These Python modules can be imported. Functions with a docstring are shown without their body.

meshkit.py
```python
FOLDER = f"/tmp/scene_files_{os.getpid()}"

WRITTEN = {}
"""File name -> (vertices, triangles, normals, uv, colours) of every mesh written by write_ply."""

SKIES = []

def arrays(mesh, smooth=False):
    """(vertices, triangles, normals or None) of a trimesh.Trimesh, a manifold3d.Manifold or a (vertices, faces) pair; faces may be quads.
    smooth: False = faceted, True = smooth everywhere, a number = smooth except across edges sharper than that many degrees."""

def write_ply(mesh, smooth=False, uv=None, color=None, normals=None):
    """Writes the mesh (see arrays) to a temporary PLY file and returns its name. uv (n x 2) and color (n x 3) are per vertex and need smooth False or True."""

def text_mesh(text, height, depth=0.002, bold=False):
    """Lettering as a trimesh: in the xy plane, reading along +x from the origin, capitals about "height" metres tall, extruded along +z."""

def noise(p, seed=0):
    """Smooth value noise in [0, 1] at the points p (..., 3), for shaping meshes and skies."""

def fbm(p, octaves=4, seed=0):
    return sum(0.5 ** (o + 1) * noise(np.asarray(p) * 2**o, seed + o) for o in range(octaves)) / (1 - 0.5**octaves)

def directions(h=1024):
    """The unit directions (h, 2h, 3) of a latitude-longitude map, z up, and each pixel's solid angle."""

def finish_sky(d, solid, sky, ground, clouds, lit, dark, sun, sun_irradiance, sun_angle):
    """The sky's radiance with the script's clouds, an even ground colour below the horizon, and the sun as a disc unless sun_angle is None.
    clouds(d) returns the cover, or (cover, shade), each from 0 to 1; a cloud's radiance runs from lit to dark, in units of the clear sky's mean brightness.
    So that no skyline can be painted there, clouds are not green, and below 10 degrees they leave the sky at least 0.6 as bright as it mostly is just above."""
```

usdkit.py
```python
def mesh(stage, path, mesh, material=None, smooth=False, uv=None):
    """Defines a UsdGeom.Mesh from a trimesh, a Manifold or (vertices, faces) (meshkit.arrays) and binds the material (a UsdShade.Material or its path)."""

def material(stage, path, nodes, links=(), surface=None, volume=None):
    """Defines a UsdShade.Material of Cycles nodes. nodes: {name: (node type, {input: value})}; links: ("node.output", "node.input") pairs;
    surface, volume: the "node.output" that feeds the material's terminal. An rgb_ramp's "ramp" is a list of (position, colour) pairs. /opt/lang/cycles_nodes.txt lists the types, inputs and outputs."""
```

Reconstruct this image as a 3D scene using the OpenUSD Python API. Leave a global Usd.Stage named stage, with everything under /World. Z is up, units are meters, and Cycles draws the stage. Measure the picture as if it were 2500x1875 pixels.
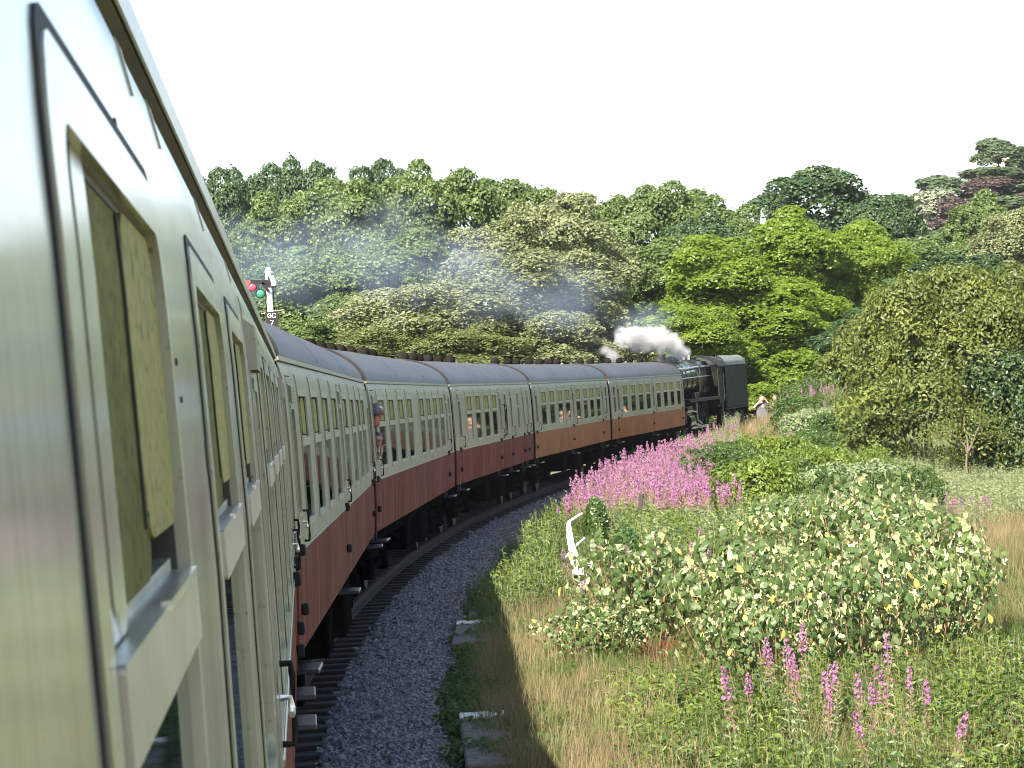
import math, random
import numpy as np, trimesh, shapely
import shapely.geometry as sg
from shapely import affinity
import manifold3d as m3
import usdkit, meshkit
from pxr import Usd, UsdGeom, UsdLux, UsdShade, Sdf, Gf, Vt
from scipy.interpolate import CubicSpline

stage = Usd.Stage.CreateInMemory()
UsdGeom.SetStageUpAxis(stage, UsdGeom.Tokens.z)
UsdGeom.SetStageMetersPerUnit(stage, 1.0)
UsdGeom.Xform.Define(stage, '/World')
UsdGeom.Scope.Define(stage, '/World/Looks')
stage.SetDefaultPrim(stage.GetPrimAtPath('/World'))

# ---------------------------------------------------------------- camera
CAM = np.array([1.514, 0.0, 2.786]); YAW, PITCH, ROLL = 0.07499, 0.00945, 0.05934
_f = np.array([math.sin(YAW) * math.cos(PITCH), math.cos(YAW) * math.cos(PITCH), math.sin(PITCH)])
_r = np.array([math.cos(YAW), -math.sin(YAW), 0.0]); _u = np.cross(_r, _f)
_r2 = math.cos(ROLL) * _r - math.sin(ROLL) * _u; _u2 = math.cos(ROLL) * _u + math.sin(ROLL) * _r
cam = UsdGeom.Camera.Define(stage, '/World/Camera')
cam.AddTransformOp().Set(Gf.Matrix4d(*_r2, 0, *_u2, 0, *(-_f), 0, *CAM, 1))
cam.CreateHorizontalApertureAttr(36.0); cam.CreateVerticalApertureAttr(27.0)
cam.CreateFocalLengthAttr(36.0 * 6843.1 / 2500); cam.CreateClippingRangeAttr(Gf.Vec2f(0.05, 5000))
cam.CreateFStopAttr(36.0); cam.CreateFocusDistanceAttr(40.0)
cam.CreateExposureAttr(2.5)

# ---------------------------------------------------------------- sky and sun
SUN_AZ, SUN_EL = math.radians(27), math.radians(37)       # behind the camera, a little to its left
to_sun = (-math.sin(SUN_AZ) * math.cos(SUN_EL), -math.cos(SUN_AZ) * math.cos(SUN_EL), math.sin(SUN_EL))
sky_mat = usdkit.material(stage, '/World/Looks/sky', {
    'sky': ('sky_texture', {'sky_type': 'single_scattering', 'sun_disc': False, 'sun_elevation': SUN_EL,
                            'sun_rotation': math.atan2(to_sun[0], to_sun[1]), 'aerosol_density': 2.0}),
    'tc': ('texture_coordinate', {}),
    'noise': ('noise_texture', {'scale': 1.6, 'detail': 5.0}),
    'cr': ('rgb_ramp', {'ramp': [(0.2, (4.1, 4.13, 4.16)), (0.8, (4.6, 4.6, 4.6))]}),
    'sep': ('separate_xyz', {}), 'hz': ('map_range', {'from_min': 0.0, 'from_max': 0.22, 'to_min': 0.85, 'to_max': 0.0, 'clamp': True}),
    'mix': ('mix', {}),
    'bg': ('background_shader', {'strength': 0.06})},
    [('tc.generated', 'noise.vector'), ('tc.generated', 'sep.vector'), ('sep.z', 'hz.value'), ('hz.result', 'mix.fac'), ('noise.fac', 'cr.fac'), ('sky.color', 'mix.color1'), ('cr.color', 'mix.color2'),
     ('mix.color', 'bg.color')], surface='bg.background')
dome = UsdLux.DomeLight.Define(stage, '/World/sky')
UsdShade.MaterialBindingAPI.Apply(dome.GetPrim()).Bind(sky_mat)
sun = UsdLux.DistantLight.Define(stage, '/World/sun')
sun.CreateIntensityAttr(1.25); sun.CreateAngleAttr(0.5); sun.CreateNormalizeAttr(True)
sun.CreateColorAttr(Gf.Vec3f(1.0, 0.90, 0.74))
sun.AddRotateXYZOp().Set(Gf.Vec3f(90 - math.degrees(SUN_EL), 0, -math.degrees(SUN_AZ)))

# ---------------------------------------------------------------- helpers
_used = {}
def numbered(parent, name):
    k = (parent, name); n = _used.get(k, 0); _used[k] = n + 1
    return f'{parent}/{name}' if n == 0 else f'{parent}/{name}_{n:03d}'
def keys(p, label=None, cat=None, group=None, kind=None):
    for k, v in (('label', label), ('category', cat), ('group', group), ('kind', kind)):
        if v: p.SetCustomDataByKey(k, v)
    return p
def path(o): return o if isinstance(o, str) else str(o.GetPath())
def thing(name, label, cat, loc=(0, 0, 0), rz=0.0, rx=0.0, scale=None, group=None, kind=None):
    x = UsdGeom.Xform.Define(stage, numbered('/World', name))
    x.AddTranslateOp().Set(Gf.Vec3d(*map(float, loc)))
    x.AddRotateXYZOp().Set(Gf.Vec3f(float(rx), 0, float(rz)))
    if scale is not None: x.AddScaleOp().Set(Gf.Vec3f(*map(float, scale)))
    return keys(x.GetPrim(), label, cat, group, kind)
def dup(root, loc, rz=0.0, scale=None, label=None, cat=None, group=None, rx=0.0, name=None):
    r = thing(name or root.GetName().rstrip('0123456789').rstrip('_'), label, cat or root.GetCustomDataByKey('category'), loc, rz, rx, scale, group)
    r.GetReferences().AddInternalReference(root.GetPath()); r.SetInstanceable(True)
    return r
def obj(name, mesh, mat, parent='/World', smooth=False, label=None, cat=None, group=None, kind=None):
    m = usdkit.mesh(stage, numbered(path(parent), name), mesh, mat, smooth=smooth)
    return keys(m.GetPrim(), label, cat, group, kind)

class MB:
    """collects simple solids into one mesh"""
    def __init__(s): s.v, s.f, s.n = [], [], 0
    def add(s, v, f):
        v = np.asarray(v, float); f = np.asarray(f, int)
        if f.shape[1] == 4: f = np.vstack([f[:, [0, 1, 2]], f[:, [0, 2, 3]]])
        s.v.append(v); s.f.append(f + s.n); s.n += len(v); return s
    def tm(s, t): return s.add(t.vertices, t.faces)
    def box(s, c, size, rz=0.0, ry=0.0, rx=0.0):
        h = np.array(size) / 2.0
        v = np.array([[x, y, z] for x in (-1, 1) for y in (-1, 1) for z in (-1, 1)]) * h
        R = trimesh.transformations.euler_matrix(rx, ry, rz)[:3, :3]
        f = [[0, 1, 3, 2], [4, 6, 7, 5], [0, 4, 5, 1], [2, 3, 7, 6], [0, 2, 6, 4], [1, 5, 7, 3]]
        return s.add(v @ R.T + np.array(c), f)
    def bbox(s, c, size, b=0.01, **k):           # chamfered box
        sx, sy, sz = [x / 2 for x in size]; P = []
        for X in (-1, 1):
            for Y in (-1, 1):
                for Z in (-1, 1):
                    P += [(X * (sx - b), Y * (sy - b), Z * sz), (X * (sx - b), Y * sy, Z * (sz - b)), (X * sx, Y * (sy - b), Z * (sz - b))]
        h = trimesh.Trimesh(np.array(P)).convex_hull
        R = trimesh.transformations.euler_matrix(k.get('rx', 0), k.get('ry', 0), k.get('rz', 0))[:3, :3]
        return s.add(h.vertices @ R.T + np.array(c), h.faces)
    def tube(s, pts, r, n=8, caps=True):
        pts = np.asarray(pts, float); r = np.broadcast_to(np.asarray(r, float), (len(pts),))
        d = np.gradient(pts, axis=0); d /= np.linalg.norm(d, axis=1)[:, None] + 1e-12
        up = np.array([0, 0, 1.0]) if abs(d[0, 2]) < .9 else np.array([1.0, 0, 0])
        a = np.cross(d, up); a /= np.linalg.norm(a, axis=1)[:, None] + 1e-12; b = np.cross(a, d)
        th = np.arange(n) * 2 * np.pi / n
        v = (pts[:, None] + r[:, None, None] * (np.cos(th)[None, :, None] * a[:, None] + np.sin(th)[None, :, None] * b[:, None])).reshape(-1, 3)
        f = []
        for i in range(len(pts) - 1):
            for j in range(n):
                k = (j + 1) % n; f.append([i * n + j, i * n + k, (i + 1) * n + k, (i + 1) * n + j])
        f = np.array(f); f = np.vstack([f[:, [0, 1, 2]], f[:, [0, 2, 3]]])
        if caps:
            L = (len(pts) - 1) * n
            f = np.vstack([f, [[0, j + 1, j] for j in range(1, n - 1)], [[L, L + j, L + j + 1] for j in range(1, n - 1)]])
        return s.add(v, f)
    def cyl(s, a, b, r, n=16): return s.tube([a, b], r, n)
    def sphere(s, c, r, sub=2, sc=(1, 1, 1)):
        t = trimesh.creation.icosphere(subdivisions=sub, radius=r)
        return s.add(t.vertices * np.array(sc) + np.array(c), t.faces)
    def mesh(s): return (np.vstack(s.v), np.vstack(s.f))

# ---------------------------------------------------------------- materials
LK = '/World/Looks/'
def pm(name, c0, c1=None, scale=3.0, rough=0.5, stretch=(1, 1, 1), bump=0.0, bscale=None, spec=0.5, metal=0.0, coat=0.0, lo=0.35, hi=0.65, c2=None, s2=40.0, lo2=0.6, hi2=0.7, detail=5.0, objspace=True, extra=None):
    """principled, colour from stretched noise c0..c1, optional second layer of specks c2"""
    n = {'tc': ('texture_coordinate', {}), 'map': ('mapping', {'scale': stretch}), 'n': ('noise_texture', {'scale': scale, 'detail': detail, 'roughness': 0.6}),
         'r': ('rgb_ramp', {'ramp': [(lo, c0), (hi, c1 or c0)]}), 'p': ('principled_bsdf', {'roughness': rough, 'specular_ior_level': spec, 'metallic': metal, 'coat_weight': coat, 'coat_roughness': 0.08})}
    l = [('tc.object' if objspace else 'geo.position', 'map.vector'), ('map.vector', 'n.vector'), ('n.fac', 'r.fac')]
    if not objspace: n['geo'] = ('geometry', {})
    last = 'r.color'
    if c2 is not None:
        n['n2'] = ('noise_texture', {'scale': s2, 'detail': 3.0}); n['r2'] = ('rgb_ramp', {'ramp': [(lo2, (0, 0, 0)), (hi2, (1, 1, 1))]})
        n['m2'] = ('mix', {'color2': c2})
        l += [('map.vector', 'n2.vector'), ('n2.fac', 'r2.fac'), ('r2.color', 'm2.fac'), (last, 'm2.color1')]; last = 'm2.color'
    l.append((last, 'p.base_color'))
    if bump:
        n['bn'] = ('noise_texture', {'scale': bscale or scale * 4, 'detail': 4.0}); n['b'] = ('bump', {'strength': bump, 'distance': 0.02})
        l += [('map.vector', 'bn.vector'), ('bn.fac', 'b.height'), ('b.normal', 'p.normal')]
    return usdkit.material(stage, LK + name, n, l, surface='p.BSDF')
def leafmat(name, cols, rough=0.5, trans=0.35, tcol=None, back=None, spec=0.3):
    """leaf colours vary from leaf to leaf and over the plant; light passes through"""
    k = len(cols)
    n = {'g': ('geometry', {}), 'r': ('rgb_ramp', {'ramp': [(i / max(1, k - 1), c) for i, c in enumerate(cols)]}),
         'p': ('principled_bsdf', {'roughness': rough, 'specular_ior_level': spec}), 't': ('translucent_bsdf', {'color': tcol or tuple(min(1, x * 1.6) for x in cols[-1])}),
         'm': ('mix_closure', {'fac': trans}), 'tn': ('noise_texture', {'scale': .55, 'detail': 2.0}), 'ta': ('math', {'math_type': 'multiply_add', 'value2': 1.5, 'value3': -.75}), 'ts': ('math', {'math_type': 'add', 'use_clamp': True})}
    l = [('g.position', 'tn.vector'), ('tn.fac', 'ta.value1'), ('ta.value', 'ts.value1'), ('g.random_per_island', 'ts.value2'), ('ts.value', 'r.fac'), ('p.BSDF', 'm.closure1'), ('t.BSDF', 'm.closure2')]
    last = 'r.color'
    if back:
        n['bm'] = ('mix', {'color2': back}); l += [('g.backfacing', 'bm.fac'), (last, 'bm.color1')]; last = 'bm.color'
    l.append((last, 'p.base_color'))
    return usdkit.material(stage, LK + name, n, l, surface='m.closure')
def glassmat(name, tint, alpha_lo=0.1):
    """window pane: mirror-like at a glance, clear straight on, dusty film"""
    return usdkit.material(stage, LK + name, {'f': ('fresnel', {'IOR': 1.5}), 't': ('transparent_bsdf', {'color': tint}), 'g': ('glossy_bsdf', {'color': (0.9, 0.95, 0.95), 'roughness': 0.03}),
        'm': ('mix_closure', {})}, [('f.fac', 'm.fac'), ('t.BSDF', 'm.closure1'), ('g.BSDF', 'm.closure2')], surface='m.closure')

# ---------------------------------------------------------------- line of the track, lie of the land
PTS = np.array([(-60, 0), (-30, 0), (0, 0), (10, 0), (30.28, .541), (50.5, 2.215), (70.6, 5.037), (90.51, 8.943), (110.2, 13.863), (129.46, 20.239), (148, 28.499),
                (165.62, 38.562), (182.16, 50.327), (197.44, 63.677), (211.32, 78.482), (223.66, 94.593)], float)
_cs = CubicSpline(PTS[:, 0], PTS[:, 1])
def zt(y):
    y = np.asarray(y, float); yy = np.clip(y, 0, 130)
    return 8e-5 * yy + .4408e-4 * yy ** 2 + np.clip(y - 130, 0, 200) * .0115
def xt(y): return _cs(np.clip(y, -60, 223.66))
def heading(y): return np.arctan(_cs(np.clip(y, -60, 223.66), 1))
def sstep(t): t = np.clip(t, 0, 1); return t * t * (3 - 2 * t)
def terr(x, y):
    x = np.asarray(x, float); y = np.asarray(y, float); dl = x - xt(y)
    s = sstep((y - 55) / 50); e = np.clip((dl - 2.3) / 2.5, 0, 1)
    h = zt(y) - .5 + e * .1 + .62 * s * e * np.exp(-(np.maximum(dl - 6, 0) / 7) ** 2)
    h = h + 1.6 * e * np.exp(-((x - 21.6) / 3.6) ** 2 - ((y - 105) / 9.0) ** 2) - .35 * sstep((dl - 10) / 6) * sstep((y - 50) / 20) * (y < 200)
    h = h + 30 * np.exp(-((x - 125) / 55) ** 2 - ((y - 430) / 140) ** 2)
    return h + .12 * (meshkit.fbm(np.stack([x * .35, y * .35, 0 * x], -1), 3) - .5) * np.clip((np.abs(dl) - 2.2) / 1.5, 0, 1)

M_ground = pm('ground_mat', (.05, .045, .02), (.17, .14, .075), scale=.55, rough=.95, lo=.35, hi=.7, c2=(.05, .07, .018), s2=1.7, lo2=.5, hi2=.62, bump=.6, bscale=6, objspace=False, spec=.1)
gx = np.unique(np.concatenate([np.linspace(-600, -30, 24), np.linspace(-30, -4, 14), np.arange(-4, 42, .8), np.linspace(42, 140, 40), np.linspace(140, 700, 24)]))
gy = np.unique(np.concatenate([np.linspace(-300, -10, 10), np.arange(-10, 135, .9), np.linspace(135, 260, 50), np.linspace(260, 600, 60), np.linspace(600, 1200, 12)]))
X, Y = np.meshgrid(gx, gy); Z = terr(X, Y)
ii = np.arange(len(gy) - 1)[:, None] * len(gx) + np.arange(len(gx) - 1)[None]
F = np.stack([ii, ii + 1, ii + 1 + len(gx), ii + len(gx)], -1).reshape(-1, 4)
obj('ground', (np.stack([X, Y, Z], -1).reshape(-1, 3), F), M_ground, smooth=True, kind='structure')

def sweep(prof, ys, zoff=0.0):
    """open cross-section (lateral, height) swept along the track"""
    prof = np.asarray(prof, float); ys = np.asarray(ys, float); th = heading(ys)
    P = np.stack([xt(ys)[:, None] + prof[None, :, 0] * np.cos(th)[:, None], ys[:, None] - prof[None, :, 0] * np.sin(th)[:, None],
                  zt(ys)[:, None] + prof[None, :, 1] + zoff], -1)
    n = len(prof); i = np.arange(len(ys) - 1)[:, None] * n + np.arange(n - 1)[None]
    return P.reshape(-1, 3), np.stack([i, i + 1, i + 1 + n, i + n], -1).reshape(-1, 4)
ys = np.arange(-20, 222, .5)
M_ballast = pm('ballast_mat', (.05, .05, .054), (.15, .148, .15), scale=16, rough=.9, lo=.3, hi=.7, c2=(.05, .045, .04), s2=30, lo2=.52, hi2=.6, bump=1.0, bscale=22, objspace=False, spec=.2)
obj('ballast_bed', sweep([(-3.4, -.62), (-2.5, -.30), (-1.7, -.18), (-.9, -.2), (0, -.2), (.9, -.2), (1.6, -.19), (2.2, -.33), (2.75, -.60)], ys), M_ballast, smooth=True, kind='structure')

M_oily_shade = pm('oily_ballast', (.012, .011, .0105), (.042, .039, .036), scale=14, rough=.85, lo=.3, hi=.7, bump=1.0, bscale=22, objspace=False, spec=.2)  # oil stain whose dark tone also paints in the shade under the train
obj('oily_ballast', sweep([(-1.45, -.178), (-.9, -.194), (0, -.194), (.9, -.194), (1.25, -.19)], ys), M_oily_shade, smooth=True, kind='structure')
M_rail = pm('rail_steel', (.022, .016, .012), (.05, .036, .028), scale=8, rough=.8, spec=.15)
M_sleeper = pm('sleeper_timber', (.012, .010, .009), (.028, .023, .02), scale=4, stretch=(1, 8, 8), rough=.9, bump=.4)
tr = thing('railway_track', 'curved single railway track of steel rails on dark sleepers under the train', 'railway track', kind='structure')
rp = [(-.07, -.15), (-.07, -.135), (-.012, -.11), (-.012, -.045), (-.036, -.035), (-.036, -.004), (-.03, 0), (.03, 0), (.036, -.004), (.036, -.035), (.012, -.045), (.012, -.11), (.07, -.135), (.07, -.15)]
for s in (-.7535, .7535): obj('rail', sweep([(s + a, b) for a, b in rp], np.arange(-10, 200, 1.0)), M_rail, tr)
yy = 14.0
while yy < 150:
    th = float(heading(yy)); obj('sleeper', MB().bbox((float(xt(yy)), yy, float(zt(yy)) - .215), (2.6, .25, .13), b=.012, rz=-th).mesh(), M_sleeper, tr); yy += .72

# ---------------------------------------------------------------- carriages
ZP = [1.08, 1.5, 1.825, 2.1, 2.6, 2.9, 3.0, 3.1, 3.18, 3.25]; WP = [1.37, 1.393, 1.40, 1.40, 1.393, 1.382, 1.376, 1.366, 1.348, 1.319]
def wz(z): return np.interp(z, ZP, WP)
BANDS = [1.08, 1.3, 1.5, 1.7, 1.825, 2.1, 2.35, 2.6, 2.75, 2.9, 3.0, 3.1, 3.18, 3.25]
def side(poly, t0, t1, mb=None, back=False, sgn=1):
    """a panel of the given outline (along the carriage, height) bent to its side, from t0 to t1 metres proud of it"""
    tris, cache, V = [], {}, []
    def vid(p):
        k = (round(p[0], 4), round(p[1], 4))
        if k not in cache: cache[k] = len(V); V.append(k)
        return cache[k]
    z0, z1 = poly.bounds[1], poly.bounds[3]
    cuts = [z0 - 1] + [b for b in BANDS if z0 + 1e-4 < b < z1 - 1e-4] + [z1 + 1]
    for a, b in zip(cuts[:-1], cuts[1:]):
        p = poly.intersection(sg.box(-50, a, 50, b))
        for g in getattr(p, 'geoms', [p]):
            if g.geom_type != 'Polygon' or g.area < 1e-7: continue
            v, f = trimesh.creation.triangulate_polygon(g, engine='earcut')
            for t in f:
                q = [vid(v[i]) for i in t]
                if len(set(q)) == 3:
                    A, B, C = (np.array(V[i]) for i in q)
                    if (B[0] - A[0]) * (C[1] - A[1]) - (B[1] - A[1]) * (C[0] - A[0]) < 0: q = q[::-1]
                    tris.append(q)
    V = np.array(V); T = np.array(tris)
    e = {}
    for a, b, c in T:
        for p, q in ((a, b), (b, c), (c, a)): e[(p, q)] = e.get((p, q), 0) + 1
    bd = [k for k in e if (k[1], k[0]) not in e]
    top = np.stack([sgn * (wz(V[:, 1]) + t1), V[:, 0], V[:, 1]], 1); bot = np.stack([sgn * (wz(V[:, 1]) + t0), V[:, 0], V[:, 1]], 1)
    n = len(V); FF = [T]
    if bd:
        B = np.array(bd); FF += [np.stack([B[:, 1], B[:, 0], B[:, 0] + n], 1), np.stack([B[:, 1], B[:, 0] + n, B[:, 1] + n], 1)]
    if back: FF.append(T[:, ::-1] + n)
    FF = np.vstack(FF)
    if sgn < 0: FF = FF[:, ::-1]
    mb = mb or MB(); mb.add(np.vstack([top, bot]), FF); return mb
def rrect(s0, s1, z0, z1, r):
    return sg.box(s0 + r, z0 + r, s1 - r, z1 - r).buffer(r, quad_segs=5) if r > 0 else sg.box(s0, z0, s1, z1)

CREAM0, CREAM1 = (.185, .19, .138), (.25, .255, .192)
def paint(name, c0, c1, dirt, streak, rough, amt, coat=.35, spec=.5, st=(9, 9, .55)):
    return usdkit.material(stage, LK + name, {
        'tc': ('texture_coordinate', {}), 'ms': ('mapping', {'scale': st}), 'ns': ('noise_texture', {'scale': 2.2, 'detail': 5.0, 'roughness': .65}),
        'rs': ('rgb_ramp', {'ramp': [(.44, (0, 0, 0)), (.64, (amt, amt, amt))]}), 'nb': ('noise_texture', {'scale': 1.1, 'detail': 4.0}), 'nw': ('noise_texture', {'scale': 1.7, 'detail': 2.0}), 'bp': ('bump', {'strength': .22, 'distance': .012}),
        'rb': ('rgb_ramp', {'ramp': [(.35, c0), (.65, c1)]}), 'm': ('mix', {'color2': streak}), 'nd': ('noise_texture', {'scale': 55, 'detail': 3.0}),
        'rd': ('rgb_ramp', {'ramp': [(.62, (0, 0, 0)), (.74, (.8, .8, .8))]}), 'md': ('mix', {'color2': dirt}),
        'rr': ('rgb_ramp', {'ramp': [(.3, (rough - .07,) * 3), (.7, (rough + .12,) * 3)]}), 'bw': ('rgb_to_bw', {}),
        'p': ('principled_bsdf', {'coat_weight': coat, 'coat_roughness': .12, 'specular_ior_level': spec})},
        [('tc.object', 'nw.vector'), ('nw.fac', 'bp.height'), ('bp.normal', 'p.normal'), ('tc.object', 'ms.vector'), ('ms.vector', 'ns.vector'), ('ns.fac', 'rs.fac'), ('tc.object', 'nb.vector'), ('nb.fac', 'rb.fac'),
         ('rb.color', 'm.color1'), ('rs.color', 'm.fac'), ('tc.object', 'nd.vector'), ('nd.fac', 'rd.fac'), ('rd.color', 'md.fac'), ('m.color', 'md.color1'),
         ('md.color', 'p.base_color'), ('nb.fac', 'rr.fac'), ('rr.color', 'bw.color'), ('bw.val', 'p.roughness')], surface='p.BSDF')
M_cream = paint('cream_paint', CREAM0, CREAM1, (.16, .15, .07), (.16, .155, .085), .25, .8, .7)
M_cream_far = paint('cream_weathered', (.19, .186, .118), (.26, .254, .168), (.09, .085, .04), (.13, .125, .068), .42, .9, .15, .25, (3.2, 3.2, .3))
M_cream2_far = paint('cream_frame_weathered', (.235, .235, .15), (.31, .305, .21), (.09, .085, .045), (.17, .165, .095), .4, .6, .15, .3)
M_cream2 = paint('cream_frame', (.25, .252, .16), (.33, .33, .225), (.10, .10, .055), (.18, .18, .10), .27, .5, .6)
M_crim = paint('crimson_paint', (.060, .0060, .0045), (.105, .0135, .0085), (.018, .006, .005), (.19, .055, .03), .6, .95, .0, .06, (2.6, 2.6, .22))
M_crim_lit = paint('crimson_reflected_light', (.22, .068, .020), (.30, .115, .036), (.09, .028, .015), (.12, .034, .014), .55, .9, .0, .12, (2.6, 2.6, .25))  # lighter, warmer crimson stands in for light reflected onto the last two carriages
M_vent = pm('mossy_vent', (.20, .18, .045), (.31, .28, .085), scale=3, rough=.8, lo=.3, hi=.7, c2=(.075, .075, .02), s2=60, lo2=.52, hi2=.7, spec=.15)
M_vent_dark = pm('mossy_vent_dark', (.085, .082, .022), (.17, .155, .045), scale=5, rough=.8, lo=.3, hi=.7, c2=(.05, .06, .015), s2=70, lo2=.5, hi2=.66, spec=.05)
M_alu = pm('vent_rail_metal', (.27, .265, .20), (.38, .37, .30), scale=6, rough=.3, metal=.3)
M_roof = pm('roof_paint', (.018, .018, .019), (.042, .040, .042), scale=1.6, stretch=(1, .4, 1), rough=.52, lo=.3, hi=.7, c2=(.03, .028, .026), s2=24, lo2=.58, hi2=.72, bump=.15, spec=.45)
M_black = pm('black_iron', (.009, .009, .010), (.02, .019, .018), scale=5, rough=.7, spec=.15)
M_soot = pm('sooty_frame', (.005, .0045, .004), (.012, .011, .010), scale=3, rough=.95, spec=.0)
M_shine = pm('worn_black_step', (.012, .013, .015), (.04, .044, .05), scale=9, rough=.28, spec=.6)
M_chrome = pm('worn_chrome', (.6, .6, .58), (.75, .75, .72), scale=10, rough=.2, metal=.9)
M_rubber = pm('gangway_rubber', (.008, .008, .009), (.018, .018, .018), scale=5, rough=.8)
M_gutter = pm('gutter_dark', (.028, .026, .02), (.07, .066, .045), scale=5, stretch=(1, .5, 1), rough=.6)
M_in = pm('carriage_interior', (.03, .022, .018), (.05, .036, .026), scale=3, rough=.7)
M_seat = pm('seat_cloth', (.07, .025, .02), (.11, .045, .03), scale=8, rough=.9)
M_glass = glassmat('window_glass', (.62, .68, .64))
M_fixed = pm('dull_grey_light', (.07, .078, .07), (.11, .12, .105), scale=3, stretch=(4, 4, .6), rough=.85, spec=.1)
M_chalk = pm('chalky_brush', (.5, .52, .5), (.68, .7, .68), scale=40, rough=.9)
M_seal_shade = pm('window_seal_shade', (.012, .012, .01), (.03, .03, .022), scale=20, rough=.8)
M_wheel = pm('wheel_steel', (.014, .012, .01), (.03, .026, .022), scale=10, rough=.6, metal=.4)

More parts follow.
